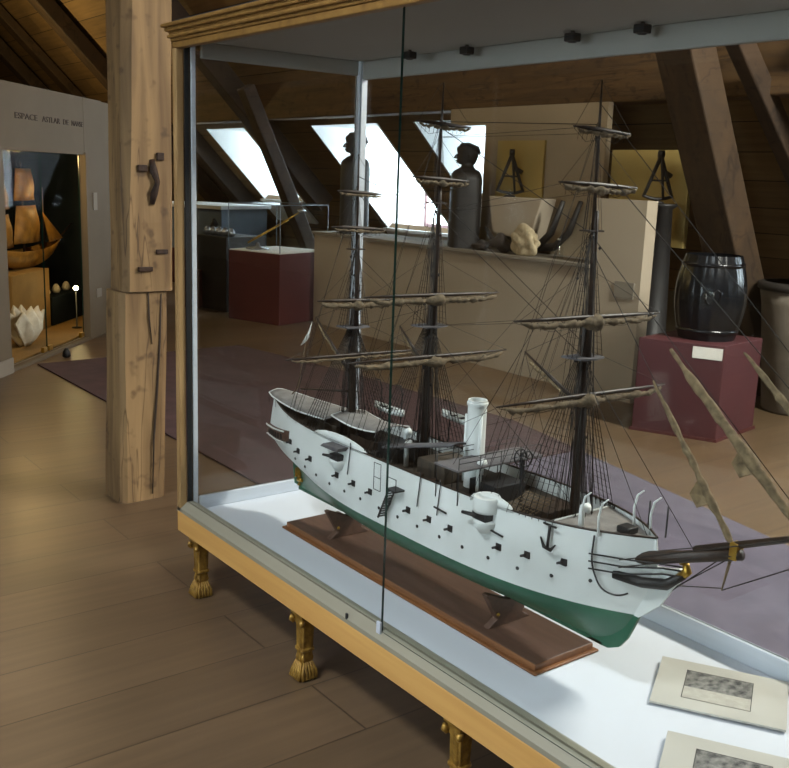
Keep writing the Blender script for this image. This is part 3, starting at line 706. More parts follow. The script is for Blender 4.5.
# masts
def cloth_roll(p, q, r, bunch=0., drop=.012, n=26, seed=0, mt='sail'):
    rr = random.Random(seed); p, q = Vector(p), Vector(q); pts, rs = [], []
    n = 44
    for i in range(n+1):
        u = i/n; v = p.lerp(q, u); tp = min(1, 9*u+.3, 9*(1-u)+.3)
        v.z -= drop*tp+rr.uniform(-.001, .004); v.x += rr.uniform(-.002, .002); pts.append(v)
        rs.append(max(.002, r*tp*rr.uniform(.62, 1.15)*(.8+.2*math.sin(u*40))+bunch*math.exp(-((u-.5)/.06)**2)*rr.uniform(.5, .85)))
    return MB().tube(pts, rs, 9)
def make_mast(x0, x1, zl, zt, ztop, zhead, rake_r, yards, gaff, seed):
    """x0 base x, x1 head x; zl deck; zt fighting top; ztop crosstrees; zhead truck"""
    def mx(z): return x0+(x1-x0)*(z-.71)/(1.85-.71)
    m = MB().tube([(mx(z), YS, z) for z in (.70, zt, zt+.09)], [.0135, .011, .009], 12).build('mast', 'spar', ship)
    MB().tube([(mx(z)+.014, YS, z) for z in (zt-.01, ztop, ztop+.05)], [.0085, .0065, .005], 10).build('topmast', 'spar', m)
    MB().tube([(mx(z)+.006, YS, z) for z in (ztop-.01, zhead-.08, zhead)], [.005, .0035, .0018], 8).build('topgallant_mast', 'spar', m)
    MB().prism([(mx(zt)-.03, YS-.052), (mx(zt)+.03, YS-.045), (mx(zt)+.042, YS), (mx(zt)+.03, YS+.045), (mx(zt)-.03, YS+.052)], zt-.004, zt+.001, 'z').build('fighting_top', 'awnd', m)
    MB().box(mx(ztop)-.016, mx(ztop)+.02, YS-.026, YS+.026, ztop-.002, ztop+.002).build('crosstrees', 'spar', m)
    for i, (z, h, rs, bun) in enumerate(yards):
        xc = mx(z)+.018
        a, bq = (xc, YS-h, z+.004), (xc, YS+h, z-.004)
        yd = MB().tube([a, (xc, YS-h*.6, z+.003), (xc, YS, z), (xc, YS+h*.6, z-.003), bq], [.002, .005, .0065, .005, .002], 8).build('yard', 'spar', ship)
        cloth_roll((xc+.006, YS-h*.93, z+.003), (xc+.006, YS+h*.93, z-.005), rs, bun, rs+.002, seed=seed*10+i).build('furled_sail', 'sail', yd)
        lf = MB()
        for s in (-1, 1):
            lf.tube([(xc, YS+s*h*.97, z), (mx(z), YS, min(zhead, z+.12))], .0007, 3)
            lf.tube([(xc, YS+s*h*.97, z-.001), (xc-.005, YS+s*h*.5, z-.03), (xc, YS+s*.012, z-.022)], .0007, 3)
            for k in range(5):
                yy = YS+s*h*(.2+.15*k); lf.tube([(xc, yy, z), (xc-.004, yy, z-.026)], .0006, 3)
        lf.build('yard_lift', 'rope', yd)
    if gaff:
        (gx0, gz0), (gx1, gz1) = gaff
        gf = MB().tube([(gx1, YS, gz1), (gx0, YS, gz0)], [.006, .003], 8).build('gaff', 'spar', ship)
        cloth_roll((gx1, YS, gz1), (gx0+.02, YS, gz0-.02), .007, 0, .006, seed=seed+5).build('furled_sail', 'jib', gf)
        ln = MB(); ln.tube([(gx0, YS, gz0), (mx(zt+.08), YS, zt+.08)], .0008, 3)
        for s in (-1, 1): ln.tube([(gx0, YS, gz0), (gx0+.04, YS+s*.12, .75)], .0008, 3)
        ln.build('gaff_vang', 'rope', gf)
    # shrouds with ratlines
    for s in (-1, 1):
        sh = MB(); N_ = 8; lo, hi = [], []
        for k in range(N_):
            xx = x0+.035-.14*k/(N_-1); h = hbx(xx, .735)-.002
            lo.append(Vector((xx, YS+s*h, .735))); hi.append(Vector((mx(zt)-.004*k+.01, YS+s*.012, zt-.012)))
            sh.tube([lo[-1], hi[-1]], .0014, 4)
            sh.tube([lo[-1]+Vector((0, 0, .012)), lo[-1]+Vector((0, 0, .026))], .0018, 5)
        nr = 22
        for i in range(1, nr):
            u = i/nr*.93
            for k in range(N_-1): sh.tube([lo[k].lerp(hi[k], u), lo[k+1].lerp(hi[k+1], u)], .0006, 3, caps=False)
        sh.build('lower_shrouds', 'rope', ship)
        sh = MB(); lo, hi = [], []
        for k in range(4):
            lo.append(Vector((mx(zt)+.02-.016*k, YS+s*(.048), zt))); hi.append(Vector((mx(ztop)+.008, YS+s*.006, ztop)))
            sh.tube([lo[-1], hi[-1]], .0011, 4)
        for i in range(1, 18):
            u = i/18*.95
            for k in range(3): sh.tube([lo[k].lerp(hi[k], u), lo[k+1].lerp(hi[k+1], u)], .0005, 3, caps=False)
        for k in range(3): sh.tube([(mx(ztop)+.014-.01*k, YS+s*.024, ztop), (mx(zhead-.1)+.004, YS, zhead-.1)], .0007, 3)
        sh.build('topmast_shrouds', 'rope', ship)
        bk = MB()
        for k, (zz, xx) in enumerate(((ztop+.02, x0-.15), (ztop-.02, x0-.18), (zhead-.1, x0-.21), (zhead-.12, x0-.24))):
            bk.tube([(mx(zz), YS, zz), (xx, YS+s*hbx(xx, .735), .74)], .0009, 4)
        bk.build('backstays', 'rope', ship)
    # running rigging down to the deck
    rg = MB(); rr = random.Random(seed)
    for k in range(46):
        zt_ = rr.uniform(zt-.1, ztop); xx = mx(.75)+rr.uniform(-.042, .042); yy = YS+rr.uniform(-.042, .042)
        rg.tube([(mx(zt_)+rr.uniform(-.012, .02), YS+rr.uniform(-.012, .012), zt_), (xx, yy, .712)], .001, 3)
    rg.build('running_rigging', 'rope', ship)
    bl = MB()
    for k in range(14):
        zz = rr.uniform(.95, ztop); bl.lathe([(.001, -.005), (.0045, 0), (.001, .005)], (mx(zz)+rr.uniform(-.02, .03), YS+rr.uniform(-.02, .02), zz), 6)
    bl.build('rigging_blocks', 'dark', ship)
    return m, mx
fm, fmx = make_mast(1.643, 1.617, .71, 1.168, 1.487, 1.85, 0, [(1.07, .318, .0115, .014), (1.272, .272, .0105, .02), (1.6, .145, .009, .008), (1.731, .105, .006, .004)], ((1.422, 1.145), (1.60, 1.055)), 3)
mm, mmx = make_mast(1.004, 1.016, .71, 1.161, 1.53, 1.875, 0, [(1.066, .314, .0125, .012), (1.256, .265, .0125, .012), (1.6, .11, .008, .004), (1.757, .105, .006, .004)], ((.858, 1.136), (.97, 1.045)), 11)
zm, zmx = make_mast(.604, .596, .71, 1.10, 1.36, 1.67, 0, [(1.004, .28, .006, .0), (1.19, .16, .012, .012), (1.431, .11, .006, .004), (1.547, .09, .005, .003)], ((.363, 1.098), (.575, .94)), 19)
# spanker boom, ensign
MB().tube([(.59, YS, .87), (.27, YS, .815)], [.005, .003], 8).build('spanker_boom', 'spar', ship)
MB().tube([(.16, YS, .74), (.25, YS, .82), (.31, YS, 1.045)], [.003, .002, .001], 6).build('ensign_staff', 'ropel', ship)
MB().grid([[(.338, YS, 1.078), (.305, YS+.004, 1.034), (.266, YS-.002, .982)], [(.318, YS, 1.018), (.296, YS+.003, .998), (.264, YS-.001, .978)]]).build('ensign', 'label', ship, solid=.001)
# stays between the masts
def stay(p, q, r=.0011, mt='rope'): return MB().tube([p, q], r, 4).build('stay', mt, ship)
V3 = lambda x, z, y=YS: (x, y, z)
for p, q in ((V3(mmx(1.15), 1.15), V3(1.62, .78)), (V3(mmx(1.5), 1.5), V3(fmx(1.165), 1.165)), (V3(mmx(1.55), 1.55), V3(fmx(1.2), 1.2)), (V3(mmx(1.75), 1.75), V3(fmx(1.48), 1.48)), (V3(mmx(1.76), 1.765), V3(fmx(1.745), 1.745)),
             (V3(zmx(1.09), 1.09), V3(.98, .78)), (V3(zmx(1.35), 1.35), V3(mmx(1.15), 1.15)), (V3(zmx(1.6), 1.6), V3(mmx(1.5), 1.5))):
    stay(p, q)
for p, q in ((V3(fmx(1.16), 1.165), V3(2.02, .765)), (V3(fmx(1.16), 1.15), V3(1.9, .73)), (V3(fmx(1.84), 1.80), V3(2.51, .98))): stay(p, q)
# head stays with furled jibs
def jib(top, a, bq, end, r, seed):
    st = stay(top, end, .0012)
    pts = [Vector(a).lerp(Vector(bq), i/24) for i in range(25)]; rr = random.Random(seed)
    rs = [r*min(1, .35+3*i/24, .4+4*(24-i)/24)*(.75+.35*(i/24))*rr.uniform(.75, 1.25) for i in range(25)]
    o = MB().tube([p+Vector((0, rr.uniform(-.002, .002), -r*.8)) for p in pts], rs, 8).build('furled_jib', 'jib', ship)
    c = Vector(a).lerp(Vector(bq), .62)
    lp = MB().add([c+Vector((-.012, -.004, .004)), c+Vector((.034, -.006, -.04)), c+Vector((.0, -.016, -.06)), c+Vector((-.026, -.012, -.034)), c+Vector((.0, .004, -.034))], [(0, 4, 3), (0, 1, 4), (4, 1, 2), (3, 4, 2)]); lp.build('loose_clew', 'jib', o, solid=.003)
jib(V3(1.64, 1.43), V3(1.856, 1.153), V3(2.124, .808), V3(2.13, .80), .0085, 1)
jib(V3(1.64, 1.466), V3(1.896, 1.239), V3(2.26, .916), V3(2.31, .895), .0125, 2)
jib(V3(1.63, 1.655), V3(2.09, 1.262), V3(2.42, .976), V3(2.49, .965), .011, 3)
# braces, bobstays and other lines
bb = MB()
for z, h, mxf, tgt in ((1.07, .33, fmx, (1.02, .80)), (1.272, .27, fmx, (1.02, 1.16)), (1.6, .14, fmx, (1.02, 1.5)), (1.731, .1, fmx, (1.02, 1.72)), (1.066, .32, mmx, (.61, .85)), (1.256, .26, mmx, (.61, 1.1)), (1.6, .11, mmx, (.61, 1.4))):
    for s in (-1, 1): bb.tube([(mxf(z)+.018, YS+s*h*.98, z), (tgt[0], YS+s*.01, tgt[1])], .0007, 3)
for s in (-1, 1):
    for k, xx in enumerate((.9, 1.15, 1.3, 1.42)):
        bb.tube([(fmx(1.48), YS, 1.48), (xx+.12, YS+s*.15, .745)], .0007, 3)
bb.build('brace_lines', 'rope', ship)
bo = MB()
for p, q in (((1.89, YS, .57), (2.10, YS, .785)), ((1.93, YS, .62), (2.12, YS, .79)), ((2.10, YS, .70), (2.5, YS, .975)), ((1.85, YS-.06, .70), (2.3, YS, .895)), ((1.85, YS-.06, .68), (2.11, YS, .79)), ((1.86, YS+.06, .70), (2.3, YS, .895)), ((1.96, YS, .66), (2.10, YS, .705))):
    bo.tube([p, q], .0014, 4)
bo.build('bobstays', 'rope', ship)

# ------------------------------------------------------------------ alcove on the left with gilded ship
A0 = Vector((-4.335, .54, 0)); T = Vector((-.7495, .662, 0)); NN = Vector((.662, .7495, 0))
AM = Matrix(((T.x, NN.x, 0, A0.x), (T.y, NN.y, 0, A0.y), (0, 0, 1, 0), (0, 0, 0, 1)))   # s, n, z -> world
def A(s, n, z): return AM @ Vector((s, n, z))
w = MB(); 
for s0, s1, z0, z1 in ((-1.6, .1, 0, 2.2), (1.68, 2.12, 0, 2.2), (.1, 1.672, 1.7, 2.2), (.1, 1.672, 0, .03)):
    w.box(s0, s1, -.05, 0, z0, z1, mat=AM)
w.box(2.0, 2.12, -1.9, -.12, 0, 2.2, mat=AM) if False else None
struct('wall_alcove', w, 'plaster')
struct('wall_alcove_back', MB().box(-1.6, 3.5, -1.75, -1.65, 0, 2.2, mat=AM), 'navy')
struct('wall_alcove_side', MB().box(3.4, 3.5, -1.65, -.12, 0, 2.2, mat=AM).box(-1.7, -1.6, -1.75, 0, 0, 2.2, mat=AM), 'navy')
struct('wall_alcove_end', MB().box(2.12, 3.5, -.08, -.045, 0, 2.2, mat=AM), 'plaster')
struct('ceiling_alcove', MB().box(-1.6, 3.5, -1.65, -.12, 1.78, 1.84, mat=AM), 'navy')
struct('trim_1', MB().box(-1.6, .1, 0, .012, 0, .12, mat=AM), 'greyp')
struct('trim_2', MB().box(1.675, 1.74, -.05, .012, .03, 1.72, mat=AM), 'plaster')
tag(MB().box(-1.5, 3.38, -1.64, -.15, 0, .012, mat=AM).build('sand_base', 'ochre'), 'sandy display floor inside the lit alcove', 'floor panel')
lt_ = thing('wall_lettering', tuple(A(1.0, .004, 1.94)), 'row of small dark capital letters on the cream wall above the alcove', 'lettering')
for wd_, s_a, s_b in (('ESPACE', .325, .72), ('ASTLAR', .81, 1.16), ('DE', 1.23, 1.34), ('NANSE', 1.41, 1.655)):
    fo = bpy.data.curves.new('lettering', 'FONT'); fo.body = wd_; fo.size = .075; fo.extrude = .002
    ft = bpy.data.objects.new('tmp', fo); COL.objects.link(ft); bpy.context.view_layer.update()
    dg = bpy.context.evaluated_depsgraph_get(); tm = bpy.data.meshes.new_from_object(ft.evaluated_get(dg)); bpy.data.objects.remove(ft)
    xs = [v.co.x for v in tm.vertices]; k = (s_b-s_a)/(max(xs)-min(xs)); o0 = Vector(lt_['_o'])
    for v in tm.vertices: v.co = A(s_a+(v.co.x-min(xs))*k, .002+v.co.z, 1.94+v.co.y*.85)-o0
    tm.materials.clear(); tm.materials.append(M['letter'])
    lo = bpy.data.objects.new('word', tm); COL.objects.link(lo); lo.parent = lt_
MB().box(1.84, 1.93, .0, .012, 1.2, 1.36, mat=AM).build('wall_plate', 'greyp'); tag(bpy.data.objects['wall_plate'], 'small grey plate on the wall right of the alcove, near head height', 'plate', 'grey wall plates')
o = MB().box(1.86, 1.98, .0, .012, .38, .46, mat=AM).build('wall_plate', 'greyp'); tag(o, 'small grey plate low on the wall right of the alcove', 'plate', 'grey wall plates')
for i, (s0, s1, lb) in enumerate(((.112, .846, 'frameless glass door of the alcove, half nearer the camera'), (.854, 1.66, 'frameless glass door of the alcove, half nearer the oak post'))):
    dt = thing('glass_door', tuple(A((s0+s1)/2, -.05, .03)), lb, 'glass door', 'alcove glass doors')
    mb = MB().box(s0, s1, -.055, -.047, .04, 1.69, mat=AM); mb.m = [1, 1, 0, 0, 1, 1]; mb.build('glass_pane', ['doorglass', 'glassedge'], dt)
    for s in (s0+.05, s1-.05): MB().box(s-.035, s+.035, -.065, -.037, .035, .08, mat=AM).build('hinge_clip', 'brass', dt, bevel=.004)
# gilded ship model in the alcove
gs_ = thing('gilded_ship', tuple(A(1.75, -.8, .6)), 'golden sailing ship model with full sails lit inside the alcove', 'ship model')
def AG(s_, n_, z_): return A(2.15+(s_-1.75)*1.3, n_, .60+(z_-.655)*1.2)
rows = []
for i in range(13):
    u = -1+2*i/12; hw = .1*(1-abs(u)**2.4)+.004; zz = .06*u*u
    rows.append([AG(1.75+u*.62, -.8+hw*v, .80+zz-.14*(1-abs(v)**2)*(1-abs(u)**3)) for v in (-1, -.7, -.35, 0, .35, .7, 1)])
MB().grid(rows).build('hull', 'gold', gs_, solid=.01)
def gsail(s0, s1, z0, z1, bul, taper=.7, n0=-.8, mt='gold'):
    rows = []
    for i in range(7):
        u = i/6; z = z0+(z1-z0)*u; c = (s0+s1)/2; h = (s1-s0)/2*(1-(1-taper)*u)
        rows.append([AG(c+h*v, n0+bul*(1-v*v)*math.sin(PI*(.15+.7*u)), z) for v in (-1, -.5, 0, .5, 1)])
    MB().grid(rows).build('sail', mt, gs_, solid=.006)
for s in (1.35, 1.75, 2.1): MB().tube([AG(s, -.82, .72), AG(s, -.82, 1.5 if s < 2 else 1.3)], [.012, .006], 8).build('mast', 'spar', gs_)
gsail(1.15, 1.5, 1.14, 1.32, .08); gsail(1.1, 1.55, .84, 1.1, .1); gsail(1.58, 1.92, 1.2, 1.45, .08); gsail(1.55, 2.0, .86, 1.16, .1)
MB().add([AG(2.05, -.8, 1.1), AG(2.42, -.8, .86), AG(2.1, -.76, .84)], [(0, 1, 2)]).build('jib_sail', 'gold', gs_, solid=.006)
MB().tube([AG(2.3, -.8, .84), AG(2.62, -.8, .98)], .008, 6).build('bowsprit', 'spar', gs_)
pl = tag(MB().box(1.45, 2.25, -1.1, -.62, .012, .6, mat=AM).build('display_plinth', 'ochre', bevel=.01), 'ochre block plinth under the golden ship', 'plinth')
st2 = tag(MB().box(2.3, 3.2, -1.3, -.62, .012, .3, mat=AM).build('dark_plinth', 'navy', bevel=.01), 'dark plinth behind the small bright lamp in the alcove', 'plinth')
for i in range(3):
    o = MB().lathe([(.03, 0), (.045, .03), (.03, .07), (.012, .09)], A(2.45+.25*i, -.75, .3), 10).build('trinket', 'shell'); tag(o, ('pale trinket on the dark plinth nearest the golden ship', 'pale trinket on the dark plinth between two others', 'pale trinket on the dark plinth nearest the lamp')[i], 'ornament', 'trinkets on the dark plinth')
sh_ = thing('clam_shell', tuple(A(1.15, -.38, .012)), 'white giant clam shell with a zigzag lip on the alcove floor', 'shell')
for sg in (-1, 1):
    rows = []
    for f in (0, .2, .45, .7, .9, 1.0):
        r = []
        for i in range(41):
            u = i/40; tri = abs((u*4.5) % 1-.5)*2; w_ = .06+.26*f
            r.append(A(1.15+(u-.5)*2*w_, -.38+sg*(.02+.11*math.sin(PI*min(f, .97))*math.sin(PI*u)+.05*f*tri), .02+f*(.2+.12*math.sin(PI*u)**.7)+.09*f*f*(tri-.5)))
        rows.append(r)
    MB().grid(rows).build('shell_valve', 'shell', sh_, solid=.012)
lp = thing('spot_lamp', tuple(A(2.26, -.36, .0)), 'small bright lamp glowing in the alcove corner', 'lamp')
MB().lathe([(.05, .012), (.05, .02), (.008, .025), (.008, .37)], A(2.26, -.36, 0), 12).build('lamp_stand', 'black', lp)
MB().lathe([(.004, -.022), (.02, -.012), (.024, 0), (.02, .012), (.004, .022)], A(2.26, -.36, .41), 12).build('bulb', 'bulb', lp)
MB().tube([A(2.26, -.37, .34), A(2.26, -.37, .41)], .008, 8).build('socket', 'black', lp)
o = MB().lathe([(.02, 0), (.035, .01), (.03, .05), (.012, .08)], A(.8, .14, 0), 10).build('door_stop', 'black'); tag(o, 'small black door stop on the floor before the alcove doors', 'door stop')

# ------------------------------------------------------------------ far side of the room
# long pale low wall with objects on it
lb = thing('display_counter', (-3.3, 4.4, 0), 'long pale low counter behind the ship carrying the bust and curios', 'counter')
MB().box(-5.7, -1.76, 4.2, 4.8, 0, .97).build('counter_body', 'lowpanel', lb)
MB().box(-5.72, -1.76, 4.17, 4.8, .97, 1.0).build('counter_top', 'greyp', lb, bevel=.004)
MB().box(-1.76, -1.27, 4.2, 4.32, 0, 1.5).build('end_panel', 'lowpanel', lb)
o = MB().box(-1.5, -1.32, 4.188, 4.199, .78, .9).build('wall_note', 'greyp'); tag(o, 'small grey notice fixed on the pale panel left of the red box', 'notice')
bp_ = tag(MB().prism([(-3.5, 1.003), (-2.07, 1.003), (-2.07, 2.25), (-4.0, 2.25), (-4.0, 2.1), (-3.5, 2.1)], 4.62, 4.68).build('beige_screen', 'panel'), 'tall beige screen rising above the pale counter', 'screen')
tag(MB().box(-2.06, -1.3, 4.7, 4.74, 1.15, 1.88).build('backing_card', 'yellow'), 'yellowed backing card behind the sextant on the dark column', 'backing card', 'yellow backing cards')
tag(MB().box(-3.3, -2.72, 4.595, 4.618, 1.3, 1.955).build('backing_card', 'yellow'), 'yellowed card fixed to the beige panel behind the sextant on the pale block', 'backing card', 'yellow backing cards')
def sextant(cx, cy, z, h, label):
    t = thing('sextant', (cx, cy, z), label, 'sextant')
    rx, ry = .58, .815    # axis seen broadside from the front of the case
    def P(u, v, o=0.): return (cx+u*rx-o*ry, cy+u*ry+o*rx, z+v)
    fr = MB()
    apex = (0, h*.86)
    fr.tube([P(*apex), P(-h*.27, h*.12)], [.016, .012], 8); fr.tube([P(*apex), P(h*.27, h*.12)], [.016, .012], 8)
    arc = [P(h*.72*math.sin(a), h*.86-h*.78*math.cos(a)) for a in [(-.5+i/14)*.82 for i in range(15)]]
    fr.tube(arc, .012, 8); fr.tube([P(-h*.15, h*.42), P(h*.15, h*.42)], .008, 6)
    fr.build('frame', 'statue', t)
    MB().tube([P(0, h*.95, -.01), P(h*.1, h*.07, -.01)], [.014, .009], 8).build('index_arm', 'statue', t)
    MB().tube([P(-.02, h*.9), P(.02, h*.9)], [.03, .03], 10).build('index_mirror', 'statue', t)
    MB().tube([P(h*.08, h*.6, .02), P(h*.24, h*.5, .02)], [.016, .02], 10).build('telescope', 'statue', t)
    MB().lathe([(.05, 0), (.05, .012), (.012, .02), (.01, h*.1)], (cx, cy, z), 14).build('foot', 'statue', t)
    return t
sextant(-1.42, 4.5, 1.48, .40, 'dark sextant on the dark column in front of the yellowed card')
col_ = thing('column_stand', (-1.36, 4.5, 0), 'dark tapered column stand under a sextant left of the barrel', 'stand')
MB().lathe([(.16, 0), (.16, .08), (.12, .1), (.09, .9), (.07, 1.44), (.1, 1.46), (.1, 1.48)], (-1.36, 4.5, 0), 20).build('column_shaft', 'darkcab', col_)
MB().box(-1.5, -1.2, 4.4, 4.62, 0, .06).build('column_base', 'darkcab', col_)
sextant(-2.98, 4.47, 1.47, .42, 'dark sextant on the pale block before the tall beige panel')
pb = thing('pale_block', (-2.85, 4.47, 1.0), 'pale display block on dark curved runners carrying a sextant', 'block')
MB().hexa([Vector(v) for v in [(-3.08, 4.38, 1.16), (-2.62, 4.38, 1.1), (-2.62, 4.56, 1.1), (-3.08, 4.56, 1.16), (-3.15, 4.38, 1.47), (-2.5, 4.38, 1.47), (-2.5, 4.56, 1.47), (-3.15, 4.56, 1.47)]]).build('block_body', 'lowpanel', pb, bevel=.01)
rn = MB()
for y in (4.36, 4.57): rn.tube([(-3.15, y, 1.2), (-3.05, y, 1.1), (-2.8, y, 1.036), (-2.5, y, 1.07), (-2.35, y, 1.2), (-2.24, y, 1.46)], [.012, .022, .03, .035, .03, .02], 8)
rn.build('runner', 'statue', pb)
def blob(name, c, r, mt, seed, label, cat, amp=.25, sub=3):
    rr = random.Random(seed); bm = bmesh.new(); bmesh.ops.create_icosphere(bm, subdivisions=sub, radius=1)
    ph = [(Vector((rr.uniform(-1, 1), rr.uniform(-1, 1), rr.uniform(-1, 1)))*rr.uniform(2, 6), rr.uniform(0, 6)) for _ in range(7)]
    mb = MB(); vs = []
    for v in bm.verts:
        k = 1+amp*sum(math.sin(p.dot(v.co)+f) for p, f in ph)/4
        vs.append((c[0]+v.co.x*r[0]*k, c[1]+v.co.y*r[1]*k, max(c[2]-r[2]*.98, c[2]+v.co.z*r[2]*k)))
    mb.add(vs, [tuple(x.index for x in f.verts) for f in bm.faces], 0, True); bm.free()
    return tag(mb.build(name, mt), label, cat)
blob('dark_rock', (-2.84, 4.262, 1.077), (.13, .05, .075), 'rock', 2, 'dark jagged rock on the counter left of the pale coral', 'rock', .5)
blob('dark_rock', (-3.07, 4.25, 1.043), (.1, .045, .04), 'rock', 5, 'low dark stone on the counter between bust and jagged rock', 'rock', .5)
blob('coral', (-2.50, 4.245, 1.112), (.13, .055, .11), 'coral', 4, 'pale knobbly coral lump in the middle of the counter', 'coral', .6, 4)
bo_ = thing('glass_bottle', (-2.2, 4.3, 1.0), 'small clear bottle on the counter right of the coral', 'bottle')
MB().lathe([(.035, 1.002), (.04, 1.01), (.04, 1.09), (.016, 1.12), (.014, 1.15)], (-2.2, 4.3, 0), 16).build('bottle_body', 'acrylic', bo_)
MB().lathe([(.017, 1.15), (.017, 1.165)], (-2.2, 4.3, 0), 12).build('stopper', 'bottle', bo_)

# busts
def bust(cx, cy, z0, H, ang, label, collar=True, wide=1.):
    """bust on a draped square body; ang = facing direction in the xy plane"""
    t = thing('portrait_bust', (cx, cy, z0), label, 'bust')
    fx, fy = math.cos(ang), math.sin(ang)
    hs = H
    # z, back, front, half width, squareness (front positive)
    S = [(0, -.15, .15, .21, 4), (.25, -.15, .15, .21, 4), (.50, -.15, .15, .215, 4), (.66, -.15, .15, .22, 4), (.715, -.14, .145, .215, 3), (.745, -.12, .12, .17, 2.4), (.765, -.085, .085, .105, 2),
         (.785, -.07, .06, .07, 2), (.80, -.068, .052, .064, 2), (.812, -.075, .088, .06, 2), (.824, -.085, .106, .062, 2), (.842, -.092, .104, .07, 2), (.856, -.098, .1, .076, 2), (.872, -.104, .104, .08, 2),
         (.888, -.108, .1, .083, 2), (.905, -.11, .097, .085, 2), (.925, -.112, .103, .087, 2), (.945, -.11, .108, .087, 2), (.962, -.1, .108, .082, 2), (.978, -.082, .098, .068, 2), (.99, -.05, .07, .045, 2), (.998, -.012, .02, .012, 2)]
    rows = []
    for (z, bk, fr, hw, e) in S:
        ring = []
        for k in range(32):
            a = 2*PI*k/32; c, s = math.cos(a), math.sin(a)
            cc = math.copysign(abs(c)**(2/e), c); ss = math.copysign(abs(s)**(2/e), s)
            u = (bk+fr)/2+cc*(fr-bk)/2; v = ss*hw*wide
            ring.append((cx+(u*fx-v*fy)*hs, cy+(u*fy+v*fx)*hs, z0+z*H))
        rows.append(ring)
    mb = MB().grid(rows, close=True)
    mb.add(rows[0], [tuple(range(32))]); mb.add(rows[-1], [tuple(range(32))])
    def P(u, v, z): return (cx+(u*fx-v*fy)*hs, cy+(u*fy+v*fx)*hs, z0+z*H)
    mb.tube([P(.098, 0, .905), P(.114, 0, .885), P(.124, 0, .872), P(.1, 0, .866)], [.008*H, .011*H, .014*H, .01*H], 8)   # nose
    for sg in (-1, 1):
        mb.tube([P(-.005, sg*.083, .865), P(-.012, sg*.092, .885), P(.0, sg*.09, .905)], [.008*H, .014*H, .009*H], 6)
        mb.tube([P(.08, sg*.035, .894), P(.094, sg*.03, .896), P(.1, sg*.02, .894)], [.012*H, .012*H, .008*H], 6)
    mb.tube([P(.088, -.025, .842), P(.107, 0, .843), P(.088, .025, .842)], .008*H, 6)
    mb.build('figure', 'statue', t)
    hr_ = MB()
    for k in range(9):
        v = -.06+.015*k
        hr_.tube([P(.085, v*.9, .965), P(.06, v*.8, .99), P(0, v*.9, .998), P(-.09, v*1.1, .965), P(-.118, v*1.1, .91)], [.008*H, .02*H, .02*H, .02*H, .012*H], 6)
    hr_.build('hair', 'statue', t)
    if collar:
        MB().tube([P(.05, -.05, .775), P(.08, 0, .76), P(.05, .05, .775)], .012*H, 6).build('collar', 'label', t)
    return t
FA = math.atan2(-.815, -.58)
bust(-5.32, 4.45, 1.003, 1.03, FA, 'dark bust in profile standing before the wide dormer, seen beside the silver corner post')
bust(-3.45, 4.37, 1.003, .91, FA, 'dark bust on the counter left of the tall beige panel, facing away from it', collar=False, wide=1.1)

# red box with barrel
rb = thing('red_box', (-.45, 4.0, 0), 'dark red square plinth carrying the black barrel', 'plinth')
P4 = [(-.75, 3.58), (-.245, 3.80), (-.335, 4.36), (-.86, 4.2)]
MB().prism(P4, 0, .63, 'z').build('plinth_body', 'red', rb, bevel=.006)
P5 = [(-.76, 3.57), (-.235, 3.795), (-.325, 4.37), (-.87, 4.21)]
MB().prism(P5, 0, .02, 'z').build('plinth_foot', 'maroon', rb)
a2, b2 = Vector((-.75, 3.58, 0)), Vector((-.245, 3.80, 0)); dn = Vector((b2.y-a2.y, -(b2.x-a2.x), 0)).normalized()
def F(u, z, o=.004): p = a2.lerp(b2, u)+dn*o; return Vector((p.x, p.y, z))
cc_ = MB(); cc_.hexa([F(.64, .535, .001), F(.98, .535, .001), F(.98, .61, .001), F(.64, .61, .001), F(.64, .535), F(.98, .535), F(.98, .61), F(.64, .61)])
tag(cc_.build('caption_card', 'label'), 'white caption card near the top of the red barrel plinth', 'card')
ba = thing('barrel', (-.525, 3.99, .631), 'black glossy barrel with ribbed staves on the red plinth', 'barrel')
bc = (-.525, 3.99, .631); H = .55
rows = []
for i in range(15):
    u = i/14; r = .18+.05*math.sin(PI*u)
    rows.append([(bc[0]+(r*(1-.035*(k % 4 == 0)))*math.cos(2*PI*k/72), bc[1]+(r*(1-.035*(k % 4 == 0)))*math.sin(2*PI*k/72), bc[2]+H*u) for k in range(72)])
mb = MB().grid(rows, close=True); mb.build('staves', 'barrel', ba)
MB().lathe([(.172, .0), (.172, .012)], (bc[0], bc[1], bc[2]+H-.03), 32).build('barrel_head', 'barrel', ba)
MB().lathe([(.172, .0), (.172, .01)], (bc[0], bc[1], bc[2]+.002), 32).build('barrel_bottom', 'barrel', ba)
for z in (.06, .49):
    u = z/H; r = .18+.05*math.sin(PI*u)
    MB().lathe([(r+.001, -.014), (r+.004, -.014), (r+.004, .014), (r+.001, .014)], (bc[0], bc[1], bc[2]+z), 40).build('hoop', 'barrel', ba)
em = MB(); ea = math.atan2(-.75, .62); ex, ey = bc[0]+.222*math.cos(ea), bc[1]+.222*math.sin(ea); tx, ty = -math.sin(ea), math.cos(ea)
em.tube([(ex+tx*.05*u, ey+ty*.05*u, bc[2]+.29+z) for u, z in ((-1, .03), (-.5, .05), (0, .03), (.5, .05), (1, .03), (.8, -.03), (0, -.06), (-.8, -.03), (-1, .03))], .007, 6)
em.tube([(ex, ey, bc[2]+.33), (ex, ey, bc[2]+.24)], .008, 6); em.build('emblem', 'barrel', ba)

